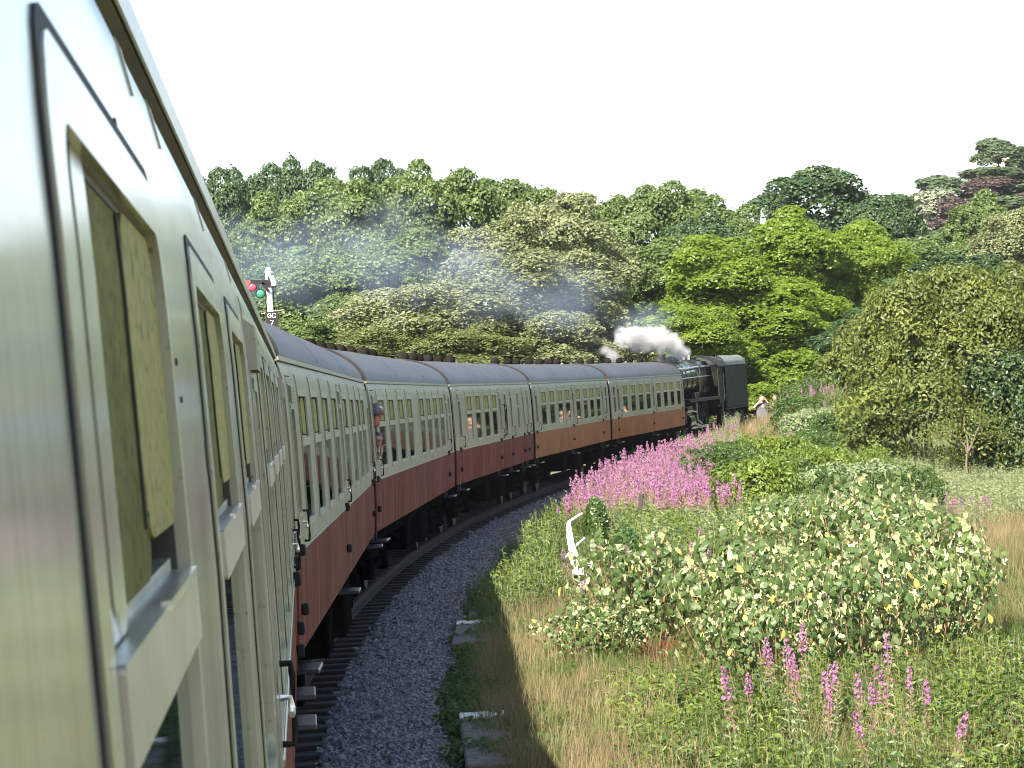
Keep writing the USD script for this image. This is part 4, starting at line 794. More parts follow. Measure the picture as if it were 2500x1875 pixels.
# crowns behind, closing the wood
for i in range(16):
    x = -10 + i * 4.1 + rt.uniform(-1, 1); y = 188 + rt.uniform(-8, 8)
    if x > xt(min(y, 223)) - 4: y += 25
    g = float(terr(x, y)); tree('dark' if i % 3 else 'mid', 100 + (i // 3) % 2, (x, y, g), rt.uniform(0, 360), (1.15, 1.15, rt.uniform(.9, 1.1)), 'dark tree deep in the wood, behind the front crowns', group='trees deep in the wood', **KW['mid'])
for i in range(14):
    x = 20 + i * 7 + rt.uniform(-2, 2); y = 262 + rt.uniform(-14, 14)
    g = float(terr(x, y)); tree('dark', 100 + i % 2, (x, y, g), rt.uniform(0, 360), (1.5, 1.5, rt.uniform(.95, 1.2)), 'dark tree at the back of the wood on the right', group='trees at the back of the wood', **KW['dark'])
for i, (x, y) in enumerate([(113, 372), (124, 392), (100, 345), (131, 425), (121, 352), (84, 330), (106, 408)]):
    g = float(terr(x, y)); tree('far', 100, (x, y, g), rt.uniform(0, 360), (1.5, 1.5, rt.uniform(.7, .85)), 'far hazy tree in the cover of the hillside', group='trees covering the far hillside', **KW['far'])
# thin far poplars
def poplar(x, y, ztop, lab, w=.75):
    g = float(terr(x, y)); T = thing('poplar_tree', lab, 'tree', (x, y, g), group=None)
    r = np.random.default_rng(int(x * 7)); n = 2600; hh = ztop - g; u = r.random(n); a = r.uniform(0, 6.28, n); rad = w * np.sqrt(np.clip(1.05 - u, 0, 1)) * np.minimum(1, u * 3 + .3) * r.uniform(.4, 1.15, n) * (1 + .3 * np.sin(u * 40))
    P = np.stack([rad * np.cos(a), rad * np.sin(a), hh * (.35 + .65 * u)], 1)
    obj('crown', leaf_cards(P, unit(np.stack([np.cos(a), np.sin(a), 0 * a + .3], 1) + r.normal(size=(n, 3)) * .4), .45, .3, r), LEAF['far'], T); obj('trunk', trunk(3, hh, .25, 2, .8), M_bark, T)
poplar(63.0, 380, 27.3, 'left one of three thin far poplars on the skyline'); poplar(65.0, 380, 29.8, 'middle and tallest of three thin far poplars on the skyline'); poplar(66.7, 380, 28.6, 'right one of three thin far poplars, half hidden by the dark tree')
M_twig = pm('twig_bark', (.045, .038, .028), (.085, .072, .05), scale=4, rough=.9)
# the big olive bush on the right, with a pale trunk showing at its foot
def bigbush(x, y, lab, R, H, seed, n, mat, L=.19, W=.11, nb=60, **kw):
    g = float(terr(x, y)); T = thing('bush', lab, 'bush', (x, y, g))
    obj('crown', crown(seed, R, H, nb, n, L, W, **kw), mat, T); obj('trunk', trunk(seed, H, .10, 9, R * .55, .12), M_bark_pale, T, smooth=True); return T
BB = bigbush(21.2, 83.0, 'big olive-green bush filling the right side behind the dry field', 3.7, 6.0, 7, 80000, LEAF['bush'], L=.15, W=.09, nb=110, jag=.12, z0=.03, skirt=1.0)
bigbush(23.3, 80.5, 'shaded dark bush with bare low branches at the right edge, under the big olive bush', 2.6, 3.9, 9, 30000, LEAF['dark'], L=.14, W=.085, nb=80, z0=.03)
m = MB()
for a, b, r0 in (((.0, 0, -.2), (.12, .1, 1.5), .075), ((.12, .1, 1.5), (-.5, .2, 2.6), .05), ((.12, .1, 1.5), (.8, 0, 2.8), .05), ((.12, .1, 1.5), (.2, .5, 3.0), .05), ((-.2, .15, 2.1), (-1.1, 0, 2.4), .025), ((.5, .05, 2.2), (1.3, -.2, 2.2), .025)):
    q = np.linspace(0, 1, 5)[:, None]; m.tube(np.array(a) + q * (np.array(b) - np.array(a)) + .08 * np.sin(q * 6), r0 * (1 - .5 * q[:, 0]), 7)
bx, by = 20.3, 79.0; bt = thing('small_tree', 'small bare-trunked tree with pale forked stem in front of the big olive bush', 'tree', (bx, by, float(terr(bx, by))), 0, 0, (.7, .7, .72))
obj('trunk', m.mesh(), M_twig, bt, smooth=True)
r_ = np.random.default_rng(5); Pq = np.concatenate([np.array(c) + r_.normal(size=(260, 3)) * np.array([.5, .4, .16]) for c in ((-.8, 0, 2.6), (.9, -.1, 2.8), (.2, .4, 3.1), (-1.2, 0, 2.3), (1.3, -.1, 2.2))])
obj('crown', leaf_cards(Pq, unit(r_.normal(size=Pq.shape) + np.array([0, 0, .8])), .13, .07, r_), LEAF['bush'], bt)

# ---------------------------------------------------------------- undergrowth
def blades(r, n, h, spread, w, lean, seg=3):
    """grass blades that bend over, one strip each"""
    V, F = [], []
    for i in range(n):
        a = r.uniform(0, 6.28); rr = spread * math.sqrt(r.random()); hh = h * r.uniform(.55, 1.15); b = r.uniform(0, 6.28); ln = lean * r.uniform(.3, 1.3) * hh; q = np.linspace(0, 1, seg + 1)
        c = np.stack([rr * math.cos(a) + ln * q ** 2 * math.cos(b), rr * math.sin(a) + ln * q ** 2 * math.sin(b), hh * q * (1 - .15 * q * lean)], 1)
        sd = np.array([-math.sin(b), math.cos(b), 0]) * w; ww = (1 - q ** 1.5)[:, None] * .5
        o = len(V) * (seg + 1) * 2; V.append(np.stack([c - sd * ww, c + sd * ww], 1).reshape(-1, 3)); k = np.arange(seg)[:, None] * 2 + o
        F.append(np.concatenate([k + np.array([[0, 1, 3]]), k + np.array([[0, 3, 2]])]))
    return np.vstack(V), np.vstack(F)
def join(*ms):
    v, f, n = [], [], 0
    for a, b in ms: v.append(a); f.append(np.asarray(b) + n); n += len(a)
    return np.vstack(v), np.vstack(f)
M_straw = leafmat('straw', [(.11, .088, .045), (.20, .165, .092), (.30, .26, .16)], rough=.7, trans=.25, tcol=(.45, .36, .16))
M_straw_pink = leafmat('straw_pinkish', [(.17, .125, .085), (.26, .20, .14), (.33, .27, .195)], rough=.7, trans=.25, tcol=(.45, .34, .2))
M_grass = leafmat('grass_green', [(.035, .058, .012), (.08, .11, .025), (.15, .175, .055)], rough=.55, trans=.25, tcol=(.2, .3, .04))
M_weed = leafmat('weed_green', [(.022, .044, .009), (.05, .082, .016), (.095, .132, .032)], rough=.5, trans=.18, tcol=(.2, .32, .04))
M_weed_y = leafmat('weed_yellow_green', [(.05, .08, .010), (.10, .14, .02), (.19, .225, .05)], rough=.5, trans=.2, tcol=(.34, .42, .05))
M_weed_grey = leafmat('weed_grey_green', [(.09, .125, .06), (.17, .205, .11), (.28, .31, .19)], rough=.6, trans=.2, tcol=(.3, .36, .16))
M_bramble = leafmat('bramble_leaf', [(.025, .05, .012), (.05, .09, .018), (.10, .15, .03)], rough=.4, trans=.3, tcol=(.16, .26, .03))
M_russet = leafmat('russet_stems', [(.10, .045, .022), (.18, .09, .045), (.24, .14, .07)], rough=.7, trans=.2)
M_pink = leafmat('willowherb_petal', [(.20, .085, .175), (.26, .14, .225), (.31, .215, .275)], rough=.6, trans=.35, tcol=(.30, .15, .26))
M_pinkpod = leafmat('willowherb_pod', [(.19, .095, .085), (.26, .155, .14), (.31, .22, .19)], rough=.7, trans=.3, tcol=(.62, .38, .36))
M_whitefl = leafmat('white_flower', [(.62, .63, .55), (.74, .74, .68)], rough=.6, trans=.3)
M_willow = leafmat('goat_willow_leaf', [(.030, .055, .014), (.075, .11, .03), (.16, .20, .08), (.25, .285, .14)], rough=.5, trans=.2, tcol=(.22, .28, .08), back=(.27, .30, .16))
M_willow_y = leafmat('goat_willow_leaf_yellow', [(.34, .27, .08), (.42, .36, .14)], rough=.5, trans=.35, tcol=(.6, .5, .15), back=(.40, .37, .19))
M_stem = pm('stem_brown', (.10, .06, .035), (.17, .11, .06), scale=6, rough=.8); M_stem_g = pm('stem_green', (.045, .062, .02), (.10, .11, .045), scale=6, rough=.8)
M_ivy = leafmat('ivy_leaf', [(.022, .050, .010), (.045, .085, .015), (.10, .15, .03)], rough=.3, trans=.22, tcol=(.16, .26, .03), spec=.6)
def leafy(r, n, h, L, W, spread, up=.5, flow=None):
    """upright weed: thin stems with leaves all the way up"""
    ns = max(3, n // 14); P, N, m = [], [], MB()
    for i in range(ns):
        a = r.uniform(0, 6.28); b = r.uniform(0, spread); hh = h * r.uniform(.6, 1.1); tilt = r.normal(size=2) * .12
        p0 = np.array([b * math.cos(a), b * math.sin(a), 0]); p1 = p0 + np.array([tilt[0] * hh + math.cos(a) * .1, tilt[1] * hh + math.sin(a) * .1, hh]); m.tube([p0, p1], [.006, .003], 3, caps=False)
        for q in np.linspace(.15, 1, 14):
            d = unit(np.array([math.cos(q * 40 + i), math.sin(q * 40 + i), up])); P.append(p0 + (p1 - p0) * q + d * L * .4); N.append(unit(np.array([-d[0] * .6, -d[1] * .6, 1]) + r.normal(size=3) * .35))
    return leaf_cards(np.array(P), np.array(N), L, W, r, droop=.0), m.mesh()
def mound(r, n, R, h, L, W):
    d = unit(r.normal(size=(n, 3))); d[:, 2] = np.abs(d[:, 2]); s = r.uniform(.55, 1.08, (n, 1)) * (.8 + .4 * meshkit.noise(d * 3, 5)[:, None])
    return leaf_cards(d * s * np.array([R, R, h]), unit(d + r.normal(size=d.shape) * .6 + np.array([0, 0, .4])), L, W, r)
def fireweed(r, h, fine=True):
    """rosebay willowherb: leafy stem, seed pods below, pink flowers at the top"""
    st = MB().tube([(0, 0, 0), (.02, 0, h * .5), (.0, .02, h * .8), (.01, .0, h)], [.006, .005, .004, .002], 4, caps=False)
    n = 40 if fine else 16; q = np.linspace(.08, .60, n); a = q * 90; d = np.stack([np.cos(a), np.sin(a), .5 + 0 * a], 1)
    lv = leaf_cards(np.stack([0 * q, 0 * q, q * h], 1) + d * .06, unit(np.stack([-d[:, 0], -d[:, 1], 1.2 + 0 * q], 1)), .13, .028, r, droop=0)
    n = 34 if fine else 18; q = np.linspace(.55, .82, n); a = q * 120; d = unit(np.stack([np.cos(a), np.sin(a), .7 + 0 * a], 1))
    pods = leaf_cards(np.stack([0 * q, 0 * q, q * h], 1) + d * .035, unit(np.cross(d, r.normal(size=d.shape))), .075, .013, r, droop=0)
    n = 64 if fine else 26; q = .78 + .205 * np.sort(r.random(n)); a = r.uniform(0, 6.28, n); d = unit(np.stack([np.cos(a), np.sin(a), .25 + 0 * a], 1)); rad = .042 * (1 - ((q - .76) / .24) ** 2 * .8)
    fl = leaf_cards(np.stack([0 * q, 0 * q, q * h], 1) + d * rad[:, None], unit(d + r.normal(size=d.shape) * .5), .034 if fine else .045, .032 if fine else .042, r, droop=.1)
    return st.mesh(), lv, pods, fl

def scatter(name, label, cat, protos, pts, sizes, seed, tilt=.08, kind='stuff'):
    """one uncountable growth: many placements of a few small plants"""
    r = np.random.default_rng(seed); pi = UsdGeom.PointInstancer.Define(stage, numbered('/World', name)); pp = pi.GetPath()
    keys(pi.GetPrim(), label, cat, kind=kind)
    for i, parts in enumerate(protos):
        x = UsdGeom.Xform.Define(stage, f'{pp}/kind_{"abcdefgh"[i]}')
        for nm, me, mt in parts: usdkit.mesh(stage, f'{pp}/kind_{"abcdefgh"[i]}/{nm}', me, mt)
        pi.CreatePrototypesRel().AddTarget(x.GetPath())
    n = len(pts); pi.CreateProtoIndicesAttr(Vt.IntArray.FromNumpy(r.integers(0, len(protos), n).astype(np.int32)))
    P3 = np.column_stack([pts, terr(pts[:, 0], pts[:, 1]) - .02]); pi.CreatePositionsAttr(Vt.Vec3fArray.FromNumpy(P3.astype(np.float32)))
    s = np.asarray(sizes)[:, None] * r.uniform(.75, 1.25, (n, 1)); pi.CreateScalesAttr(Vt.Vec3fArray.FromNumpy(np.hstack([s, s, s]).astype(np.float32)))
    a = r.uniform(0, 2 * np.pi, n); t = r.normal(size=(n, 2)) * tilt
    pi.CreateOrientationsAttr(Vt.QuathArray([Gf.Quath(float(w), float(x_), float(y_), float(z_)) for w, x_, y_, z_ in
        [(math.cos(A / 2), t0 / 2, t1 / 2, math.sin(A / 2)) for A, (t0, t1) in zip(a, t)]]))
    return pi
R0 = np.random.default_rng(2024)
def ground_pts(n, y0, y1, lo, hi=None, dens=None, edge=1.5, power=1.0):
    """points on the bank right of the track: lateral distance from lo, out to the view's right border"""
    y = y0 + (y1 - y0) * R0.random(n * 4) ** power; xl = xt(y) + lo; xr = .258 * y + 1.5 + edge
    if hi is not None: xr = np.minimum(xr, xt(y) + hi)
    ok = xr > xl; y, xl, xr = y[ok], xl[ok], xr[ok]
    keep = R0.random(len(y)) < (xr - xl) / (xr - xl).max(); y, xl, xr = y[keep], xl[keep], xr[keep]
    x = xl + (xr - xl) * R0.random(len(y)); p = np.column_stack([x, y])
    if dens is not None: p = p[R0.random(len(p)) < dens(p[:, 0], p[:, 1])]
    return p[:n]
def fb(x, y, s, seed): return meshkit.fbm(np.stack([x * s, y * s, 0 * x], -1), 3, seed)
def dlat(x, y): return x - xt(y)
def inpoly(poly, grow=0.0):
    g = sg.Polygon(poly).buffer(grow); shapely.prepare(g); return lambda x, y: shapely.contains_xy(g, x, y)
DRIFT = inpoly([(6.9, 60.5), (8.5, 72), (10.4, 80), (12.0, 85), (13.8, 85), (13.2, 80), (12.0, 72), (11.2, 64), (10.5, 58), (9.6, 57), (8.3, 61.2), (7.7, 61.0)])
POSTS = lambda x, y: (np.abs((x - 1.514) / y - .100) < .014) & (y < 59.5)
WALK = lambda x, y: (np.abs((x - 1.514) / y - .1635) < .0085) & (y > 84) & (y < 121)
WILLOW = inpoly([(4.6, 36), (5.0, 31), (5.9, 27.6), (7.6, 28.0), (9.3, 31), (10.3, 38), (10.9, 46), (9.0, 50), (7.4, 46), (6.2, 41)])
rr = np.random.default_rng(77)
straw = [[('blades', blades(rr, 34, .62, .16, .008, .5), M_straw)], [('blades', blades(rr, 26, .75, .13, .007, .35), M_straw)], [('blades', blades(rr, 30, .45, .18, .008, .8), M_straw_pink)]]
green = [[('blades', blades(rr, 34, .42, .16, .010, .7), M_grass)], [('blades', blades(rr, 28, .55, .14, .009, .5), M_grass)]]
weeds = []
for M_, L_, W_ in ((M_weed, .085, .035), (M_weed_y, .10, .032), (M_weed, .07, .04)):
    lv, st = leafy(rr, 110, .75, L_, W_, .22); weeds.append([('leaves', lv, M_), ('stems', st, M_stem_g)])
lv, st = leafy(rr, 90, .85, .11, .026, .2, .8); weeds_g = [[('leaves', lv, M_weed_grey), ('stems', st, M_stem_g)]]
lv, st = leafy(rr, 120, .62, .115, .062, .24); fgw = [('leaves', lv, M_weed), ('stems', st, M_stem)]
lv, st = leafy(rr, 120, .55, .10, .055, .26); fgw2 = [('leaves', lv, M_weed_y), ('stems', st, M_stem)]
bram = [[('leaves', mound(rr, 260, .42, .36, .085, .06), M_bramble)], [('leaves', mound(rr, 200, .36, .28, .075, .05), M_weed)]]
rus = [[('stems', blades(rr, 40, .42, .22, .008, 1.1), M_russet)]]
near = lambda x, y: 1 - .85 * WILLOW(x, y)
scatter('dry_grass', 'dry straw-coloured grass on the bank beside the ballast in the foreground', 'grass', straw, p := ground_pts(3600, 18.5, 48, 2.75, dens=lambda x, y: near(x, y) * (fb(x, y, .8, 1) > .45) * np.where(dlat(x, y) > 4.2, .3, 1)), np.full(len(p), .80), 1)
scatter('green_grass', 'green grass tufts among the dry grass in the foreground', 'grass', green, p := ground_pts(5200, 18.5, 50, 2.6, dens=lambda x, y: near(x, y) * (fb(x, y, .9, 9) > .42)), np.full(len(p), .85), 2)
scatter('dry_field_grass', 'pale dry grass of the open field at the right edge', 'grass', straw, p := ground_pts(9000, 42, 92, 7.6, dens=lambda x, y: ~WILLOW(x, y) * (x > 1.2 + .190 * y + 1.5 * (fb(x, y, .4, 4) - .5)) * 1.0), np.full(len(p), .80), 3)
scatter('crest_grass', 'pinkish dry grass along the crest of the bank past the engine', 'grass', [straw[2], straw[0], green[1], straw[2]], p := ground_pts(7500, 84, 136, 2.9, 13, dens=lambda x, y: (.35 + .65 * (fb(x, y, .35, 6) > .48)) * np.where(WALK(x, y), .35, 1)), np.full(len(p), .9), 4)
scatter('bramble', 'low dark bramble and nettle cover at the foot of the willow bush and by the ballast', 'brambles', bram, p := ground_pts(6500, 18.5, 52, 2.5, dens=lambda x, y: np.maximum((fb(x, y, .7, 12) > .46) * .8, (dlat(x, y) > 3.9) * (y < 29) * .9) * near(x, y)), np.full(len(p), .78), 5)
scatter('russet_stalks', 'dead russet stalks in front of the willow bush', 'dead stalks', rus, p := ground_pts(1100, 18.5, 36, 2.9, dens=lambda x, y: (fb(x, y, 1.1, 21) > .55) * 1.0), np.full(len(p), .85), 6)
scatter('weeds', 'tall green weeds covering the bank right of the pink flowers', 'weeds', weeds, p := ground_pts(5200, 40, 118, 2.9, dens=lambda x, y: ~DRIFT(x, y) * ~WILLOW(x, y) * ~POSTS(x, y) * ((y < 88) | (x > .172 * y + 1.6)) * (x < 2.6 + .20 * y) * np.where(dlat(x, y) < 3.4, .5, 1) * (.25 + .75 * (fb(x, y, .35, 30) > .40))), np.full(len(p), 1.0), 7)
scatter('grey_green_weeds', 'pale grey-green weeds in the middle of the bank', 'weeds', weeds_g, p := ground_pts(2600, 50, 116, 4.5, dens=lambda x, y: ~DRIFT(x, y) * ~WILLOW(x, y) * (fb(x, y, .28, 41) > .47) * ~WALK(x, y)), np.full(len(p), .95), 8)
scatter('foreground_weeds', 'bright green leafy weeds in the lower right corner', 'weeds', [weeds[1], fgw, bram[0], bram[1], fgw2], p := ground_pts(1500, 18.5, 29, 3.9, dens=lambda x, y: near(x, y) * (fb(x, y, .9, 52) > .40)), np.full(len(p), .72), 9)
scatter('lineside_weeds', 'brownish weeds and grass along the edge of the ballast', 'weeds', [weeds[0], straw[2], weeds[2], rus[0]], p := ground_pts(1500, 40, 104, 2.45, 4.2, dens=lambda x, y: ~DRIFT(x, y) * 1.0), np.full(len(p), .62), 10)
wf = [[('leaves', mound(rr, 160, .35, .42, .075, .045), M_weed_grey), ('flowers', mound(rr, 60, .36, .46, .05, .05), M_whitefl)]]
scatter('white_flowered_weeds', 'white-flowered weeds along the shade under the big olive bush', 'weeds', wf, p := ground_pts(330, 72, 96, 7.0, dens=lambda x, y: (np.abs(x - (16.6 - .05 * (y - 78))) < 1.8) * 1.0), np.full(len(p), .95), 11)

# rosebay willowherb: the drift plant by plant, the rest of it as one mass
def fw(r, h, fine): s, l, p_, f = fireweed(r, h, fine); return [('stem', s, M_stem_g), ('leaves', l, M_weed_grey), ('pods', p_, M_pinkpod), ('flowers', f, M_pink)]
FWP = [fw(rr, h, True) for h in (1.25, 1.1, 1.35)]
def plant(label, x, y, s, i, group=None, roots={}):
    loc = (x, y, float(terr(x, y)) - .02); rz = float(R0.uniform(0, 360)); sc = (s, s, s)
    if i in roots: return dup(roots[i], loc, rz, sc, label, 'flower', group, rx=float(R0.normal() * 7))
    T = thing('willowherb', label, 'flower', loc, rz, scale=sc, group=group)
    for nm, me, mt in FWP[i]: obj(nm, me, mt, T)
    roots[i] = T; return T
n = 0
dp = ground_pts(20000, 46, 92, 2.0, 8.5, dens=lambda x, y: DRIFT(x, y) * 1.0)
for x, y in dp[np.argsort(dp[:, 1])][::max(1, len(dp) // 260)][:260]:
    plant('tall pink willowherb spike standing in the thick pink drift beside the carriages', float(x), float(y), float(R0.uniform(.85, 1.15)), int(R0.integers(0, 3)), 'willowherb spikes of the pink drift')
scatter('willowherb_drift', 'thick drift of pink willowherb beside the fourth and fifth carriages', 'flowers', [fw(rr, 1.15, False), fw(rr, 1.0, False)], dp[:650], np.full(min(len(dp), 650), 1.0), 12)
scatter('far_willowherb', 'faint pink strip of willowherb on the slope past the engine', 'flowers', [fw(rr, 1.0, False)], p := ground_pts(260, 92, 112, 3.6, 9.5, dens=lambda x, y: ~WALK(x, y) * (fb(x, y, .3, 61) > .5)), np.full(len(p), .9), 13)
scatter('field_willowherb', 'small pink patch of willowherb at the left end of the dry field', 'flowers', [fw(rr, .9, False)], p := ground_pts(140, 50, 66, 6.5, dens=lambda x, y: (np.hypot((x - 14.0) / 1.6, (y - 58) / 4.5) < 1) * 1.0), np.full(len(p), .75), 14)
SP = [(5.67, 25.4), (5.69, 24.9), (5.75, 23.5), (5.83, 23.2), (5.76, 22.4), (5.36, 22.1), (5.86, 21.7), (5.86, 21.1), (6.21, 22.2), (6.35, 22.1), (6.23, 21.0), (4.65, 20.2), (5.49, 19.1), (5.88, 19.0), (5.35, 21.2), (5.37, 20.5), (5.1, 22.7), (5.77, 19.4), (5.9, 22.9), (5.8, 23.8)]
for i, (x, y) in enumerate(SP): plant('pink willowherb spike at the foot of the willow bush in the lower right foreground', x, y + .8, .74 + .08 * (i % 3), i % 3, 'willowherb spikes in the lower right foreground')
SQ = [(6.33, 42.3), (6.32, 41.0), (6.27, 39.9), (6.69, 41.8), (6.42, 39.1), (6.16, 38.3), (6.13, 36.7), (7.3, 43.0), (7.25, 41.0), (7.39, 40.8), (7.91, 38.4), (7.46, 37.2), (5.25, 37.2), (5.0, 37.1), (5.1, 38.2)]
for i, (x, y) in enumerate(SQ): plant('pink willowherb spike among the pale willow leaves right of the bent white post', x, y, .80 + .07 * (i % 3), i % 3, 'willowherb spikes near the bent white post')

# goat willow bushes with large pale leaves
def oval_leaves(P, N, L, W, r):
    n = len(P); t = np.array([0, 0, 1.0]) + r.normal(size=(n, 3)) * .45; t = unit(t - N * np.sum(t * N, 1, keepdims=True)); b = unit(np.cross(N, t)); Nn = np.cross(t, b)
    L = L * r.uniform(.6, 1.2, (n, 1)); W = W * r.uniform(.75, 1.15, (n, 1)); k = [(-.5, 0, 0), (-.22, -.42, .10), (.18, -.46, .10), (.5, 0, -.06), (.18, .46, .10), (-.22, .42, .10)]
    v = np.stack([P + t * L * a + b * W * c + Nn * W * d for a, c, d in k], 1).reshape(-1, 3); i = np.arange(n)[:, None] * 6
    return v, np.concatenate([i + np.array([q]) for q in ([0, 1, 5], [1, 2, 5], [2, 4, 5], [2, 3, 4])])
def willow_root(seed, R, H, n, label, loc, rz, nbig=18):
    r = np.random.default_rng(seed); T = thing('willow_bush', label, 'bush', loc, rz); st = MB(); P, N = [], []
    for i in range(26):
        a = i * 2.4; rad = R * math.sqrt((i + .5) / 26) * .85; hh = H * (1 - .35 * (rad / R) ** 2) * r.uniform(.85, 1.1); p0 = np.array([rad * .35 * math.cos(a), rad * .35 * math.sin(a), -.05]); p1 = np.array([rad * math.cos(a), rad * math.sin(a), hh])
        q = np.linspace(0, 1, 5)[:, None]; st.tube(p0 + q * (p1 - p0) + q * (1 - q) * np.array([math.cos(a), math.sin(a), .3]) * .25, .011 * (1 - .7 * q[:, 0]), 4, caps=False)
        for k in range(n // 26):
            u = 1 - r.random() ** 1.6 * .85; c = p0 + u * (p1 - p0) + u * (1 - u) * np.array([math.cos(a), math.sin(a), .3]) * .25; d = r.normal(size=3) * np.array([1, 1, .5]); d /= np.linalg.norm(d)
            P.append(c + d * r.uniform(.03, .24)); N.append(unit(d * .7 + np.array([math.cos(a) * .5, math.sin(a) * .5, .25]) + r.normal(size=3) * .35))
    P, N = np.array(P), np.array(N); yl = r.random(len(P)) < .035
    obj('foliage', oval_leaves(P[~yl], N[~yl], 0.112, .072, r), M_willow, T, kind='stuff', label='pale oval leaves'); obj('yellowed_leaves', oval_leaves(P[yl], N[yl], .115, .07, r), M_willow_y, T, kind='stuff', label='yellowing leaves')
    obj('stems', st.mesh(), M_stem, T)
    big = np.argsort(-(P[:, 2] + .3 * r.random(len(P))))[:nbig]
    for j in big: obj('leaf', oval_leaves(P[j:j + 1] + np.array([[0, 0, .05]]), N[j:j + 1], .14, .09, r), M_willow, T)
    return T
WB = [(5.6, 34.6, 1.0, 'pale-leaved willow bush nearest the ballast, left end of the willow thicket'), (6.3, 31.0, .95, 'pale-leaved willow bush at the front left of the thicket, above dark brambles'), (7.3, 29.6, .95, 'pale-leaved willow bush behind the foreground pink spikes'), (8.5, 31.6, .95, 'pale-leaved willow bush at the front right end of the thicket'),
      (7.7, 37.8, 1.0, 'pale-leaved willow bush in the thicket just right of the bent white post'), (8.0, 35.0, 1.1, 'pale-leaved willow bush in the middle of the thicket'), (9.5, 36.6, 1.05, 'pale-leaved willow bush at the right side of the thicket, with yellow leaves on top'), (8.8, 42.0, 1.1, 'pale-leaved willow bush at the back left of the thicket, below the pink drift'),
      (9.8, 41.6, 1.12, 'pale-leaved willow bush at the back of the thicket'), (9.5, 46.4, 1.0, 'farthest pale-leaved willow bush of the thicket'), (4.75, 32.6, .8, 'small pale-leaved willow bush at the front left corner of the thicket, among dry grass'), (6.1, 28.2, .82, 'small pale-leaved willow bush nearest the camera, above the foreground pink spikes'), (7.0, 33.4, 1.0, 'pale-leaved willow bush between the front left and the middle ones')]
roots = []
for i, (x, y, s, lab) in enumerate(WB):
    loc = (x, y, float(terr(x, y)))
    if i < 3: roots.append(willow_root(300 + i, 1.15, 1.45, 1250, lab, loc, i * 77.0))
    else: dup(roots[i % 3], loc, i * 61.0, (s, s, s * (.74, 1.0, .86, 1.04, .8)[i % 5]), lab)
# darker bushes on the bank
for i, (x, y, R, H, lab, mk) in enumerate([(11.6, 68.5, .95, 1.75, 'dark green bush at the right end of the pink drift', M_weed), (12.9, 72.5, .9, 1.5, 'dark bush behind the one at the end of the pink drift', M_weed), (14.0, 58.5, 1.0, 1.3, 'dark green bush in the hollow behind the willow thicket', M_weed), (13.2, 62.5, .9, 1.2, 'small dark bush left of the one in the hollow', M_bramble),
        (13.7, 103.0, .7, 1.1, 'low bush in front of the wheels of the last carriage', M_weed), (16.2, 106.0, .7, .9, 'low bright bush in front of the engine wheels', M_weed_y), (18.0, 110.5, .7, .7, 'low yellow-green bush in front of the tender', M_weed_y), (15.4, 88.0, 1.3, 1.0, 'yellow-green bush on the bank in front of the engine', M_weed_y), (16.5, 76.0, 1.2, 1.1, 'yellow-green bush on the middle of the bank', M_weed_y), (17.7, 86.0, 1.2, 1.2, 'grassy green bush left of the big olive bush', M_weed),
        (11.4, 34.2, .7, .9, 'small dark bush at the right end of the willow thicket, by the dry field', M_bramble), (15.4, 66.5, .8, 1.0, 'pale leafy bush at the edge of the dry field', M_weed_grey)]):
    r = np.random.default_rng(500 + i); T = thing('bank_bush', lab, 'bush', (x, y, float(terr(x, y)) - .05))
    obj('foliage', crown(500 + i, R, H, 26, 3600, .085, .045, z0=.1, jag=.15), mk, T); obj('stems', trunk(500 + i, H, .03, 6, R * .5, .1), M_stem, T)
BP = {}
BB_ = ground_pts(400, 50, 112, 4.6, dens=lambda x, y: ~DRIFT(x, y) * ~WILLOW(x, y) * ((y > 63) | (x > .16 * y + 1.5)) * (x < 2.2 + .185 * y) * ((y < 88) | (x > .178 * y + 1.5)))
_k = 0; placed = []
for x, y in BB_:
    if _k >= 34: break
    if any(math.hypot(x - a, y - b) < 2.2 for a, b in placed): continue
    placed.append((x, y)); k = _k % 4; s = float(R0.uniform(.7, 1.25)); _k += 1
    labs = ('yellow-green bush in the tangle of growth covering the bank', 'mid green bush in the tangle of growth covering the bank', 'pale grey-green bush in the tangle of growth covering the bank', 'dark green bush in the tangle of growth covering the bank')
    loc = (float(x), float(y), float(terr(x, y)) - .05); grp = ('yellow-green', 'mid green', 'grey-green', 'dark green')[k] + ' bushes covering the bank'
    if k in BP: dup(BP[k], loc, float(R0.uniform(0, 360)), (s, s, s * float(R0.uniform(.7, 1.1))), labs[k], group=grp); continue
    r = np.random.default_rng(800 + k); T = thing('bank_bush', labs[k], 'bush', loc, 0, 0, (s, s, s), grp); BP[k] = T
    obj('foliage', crown(800 + k, 1.15, 1.25, 30, 4200, .10, .055, z0=.1, jag=.2), (M_weed_y, M_weed, M_weed_grey, M_bramble)[k], T); obj('stems', trunk(800 + k, 1.2, .03, 6, .6, .1), M_stem, T)
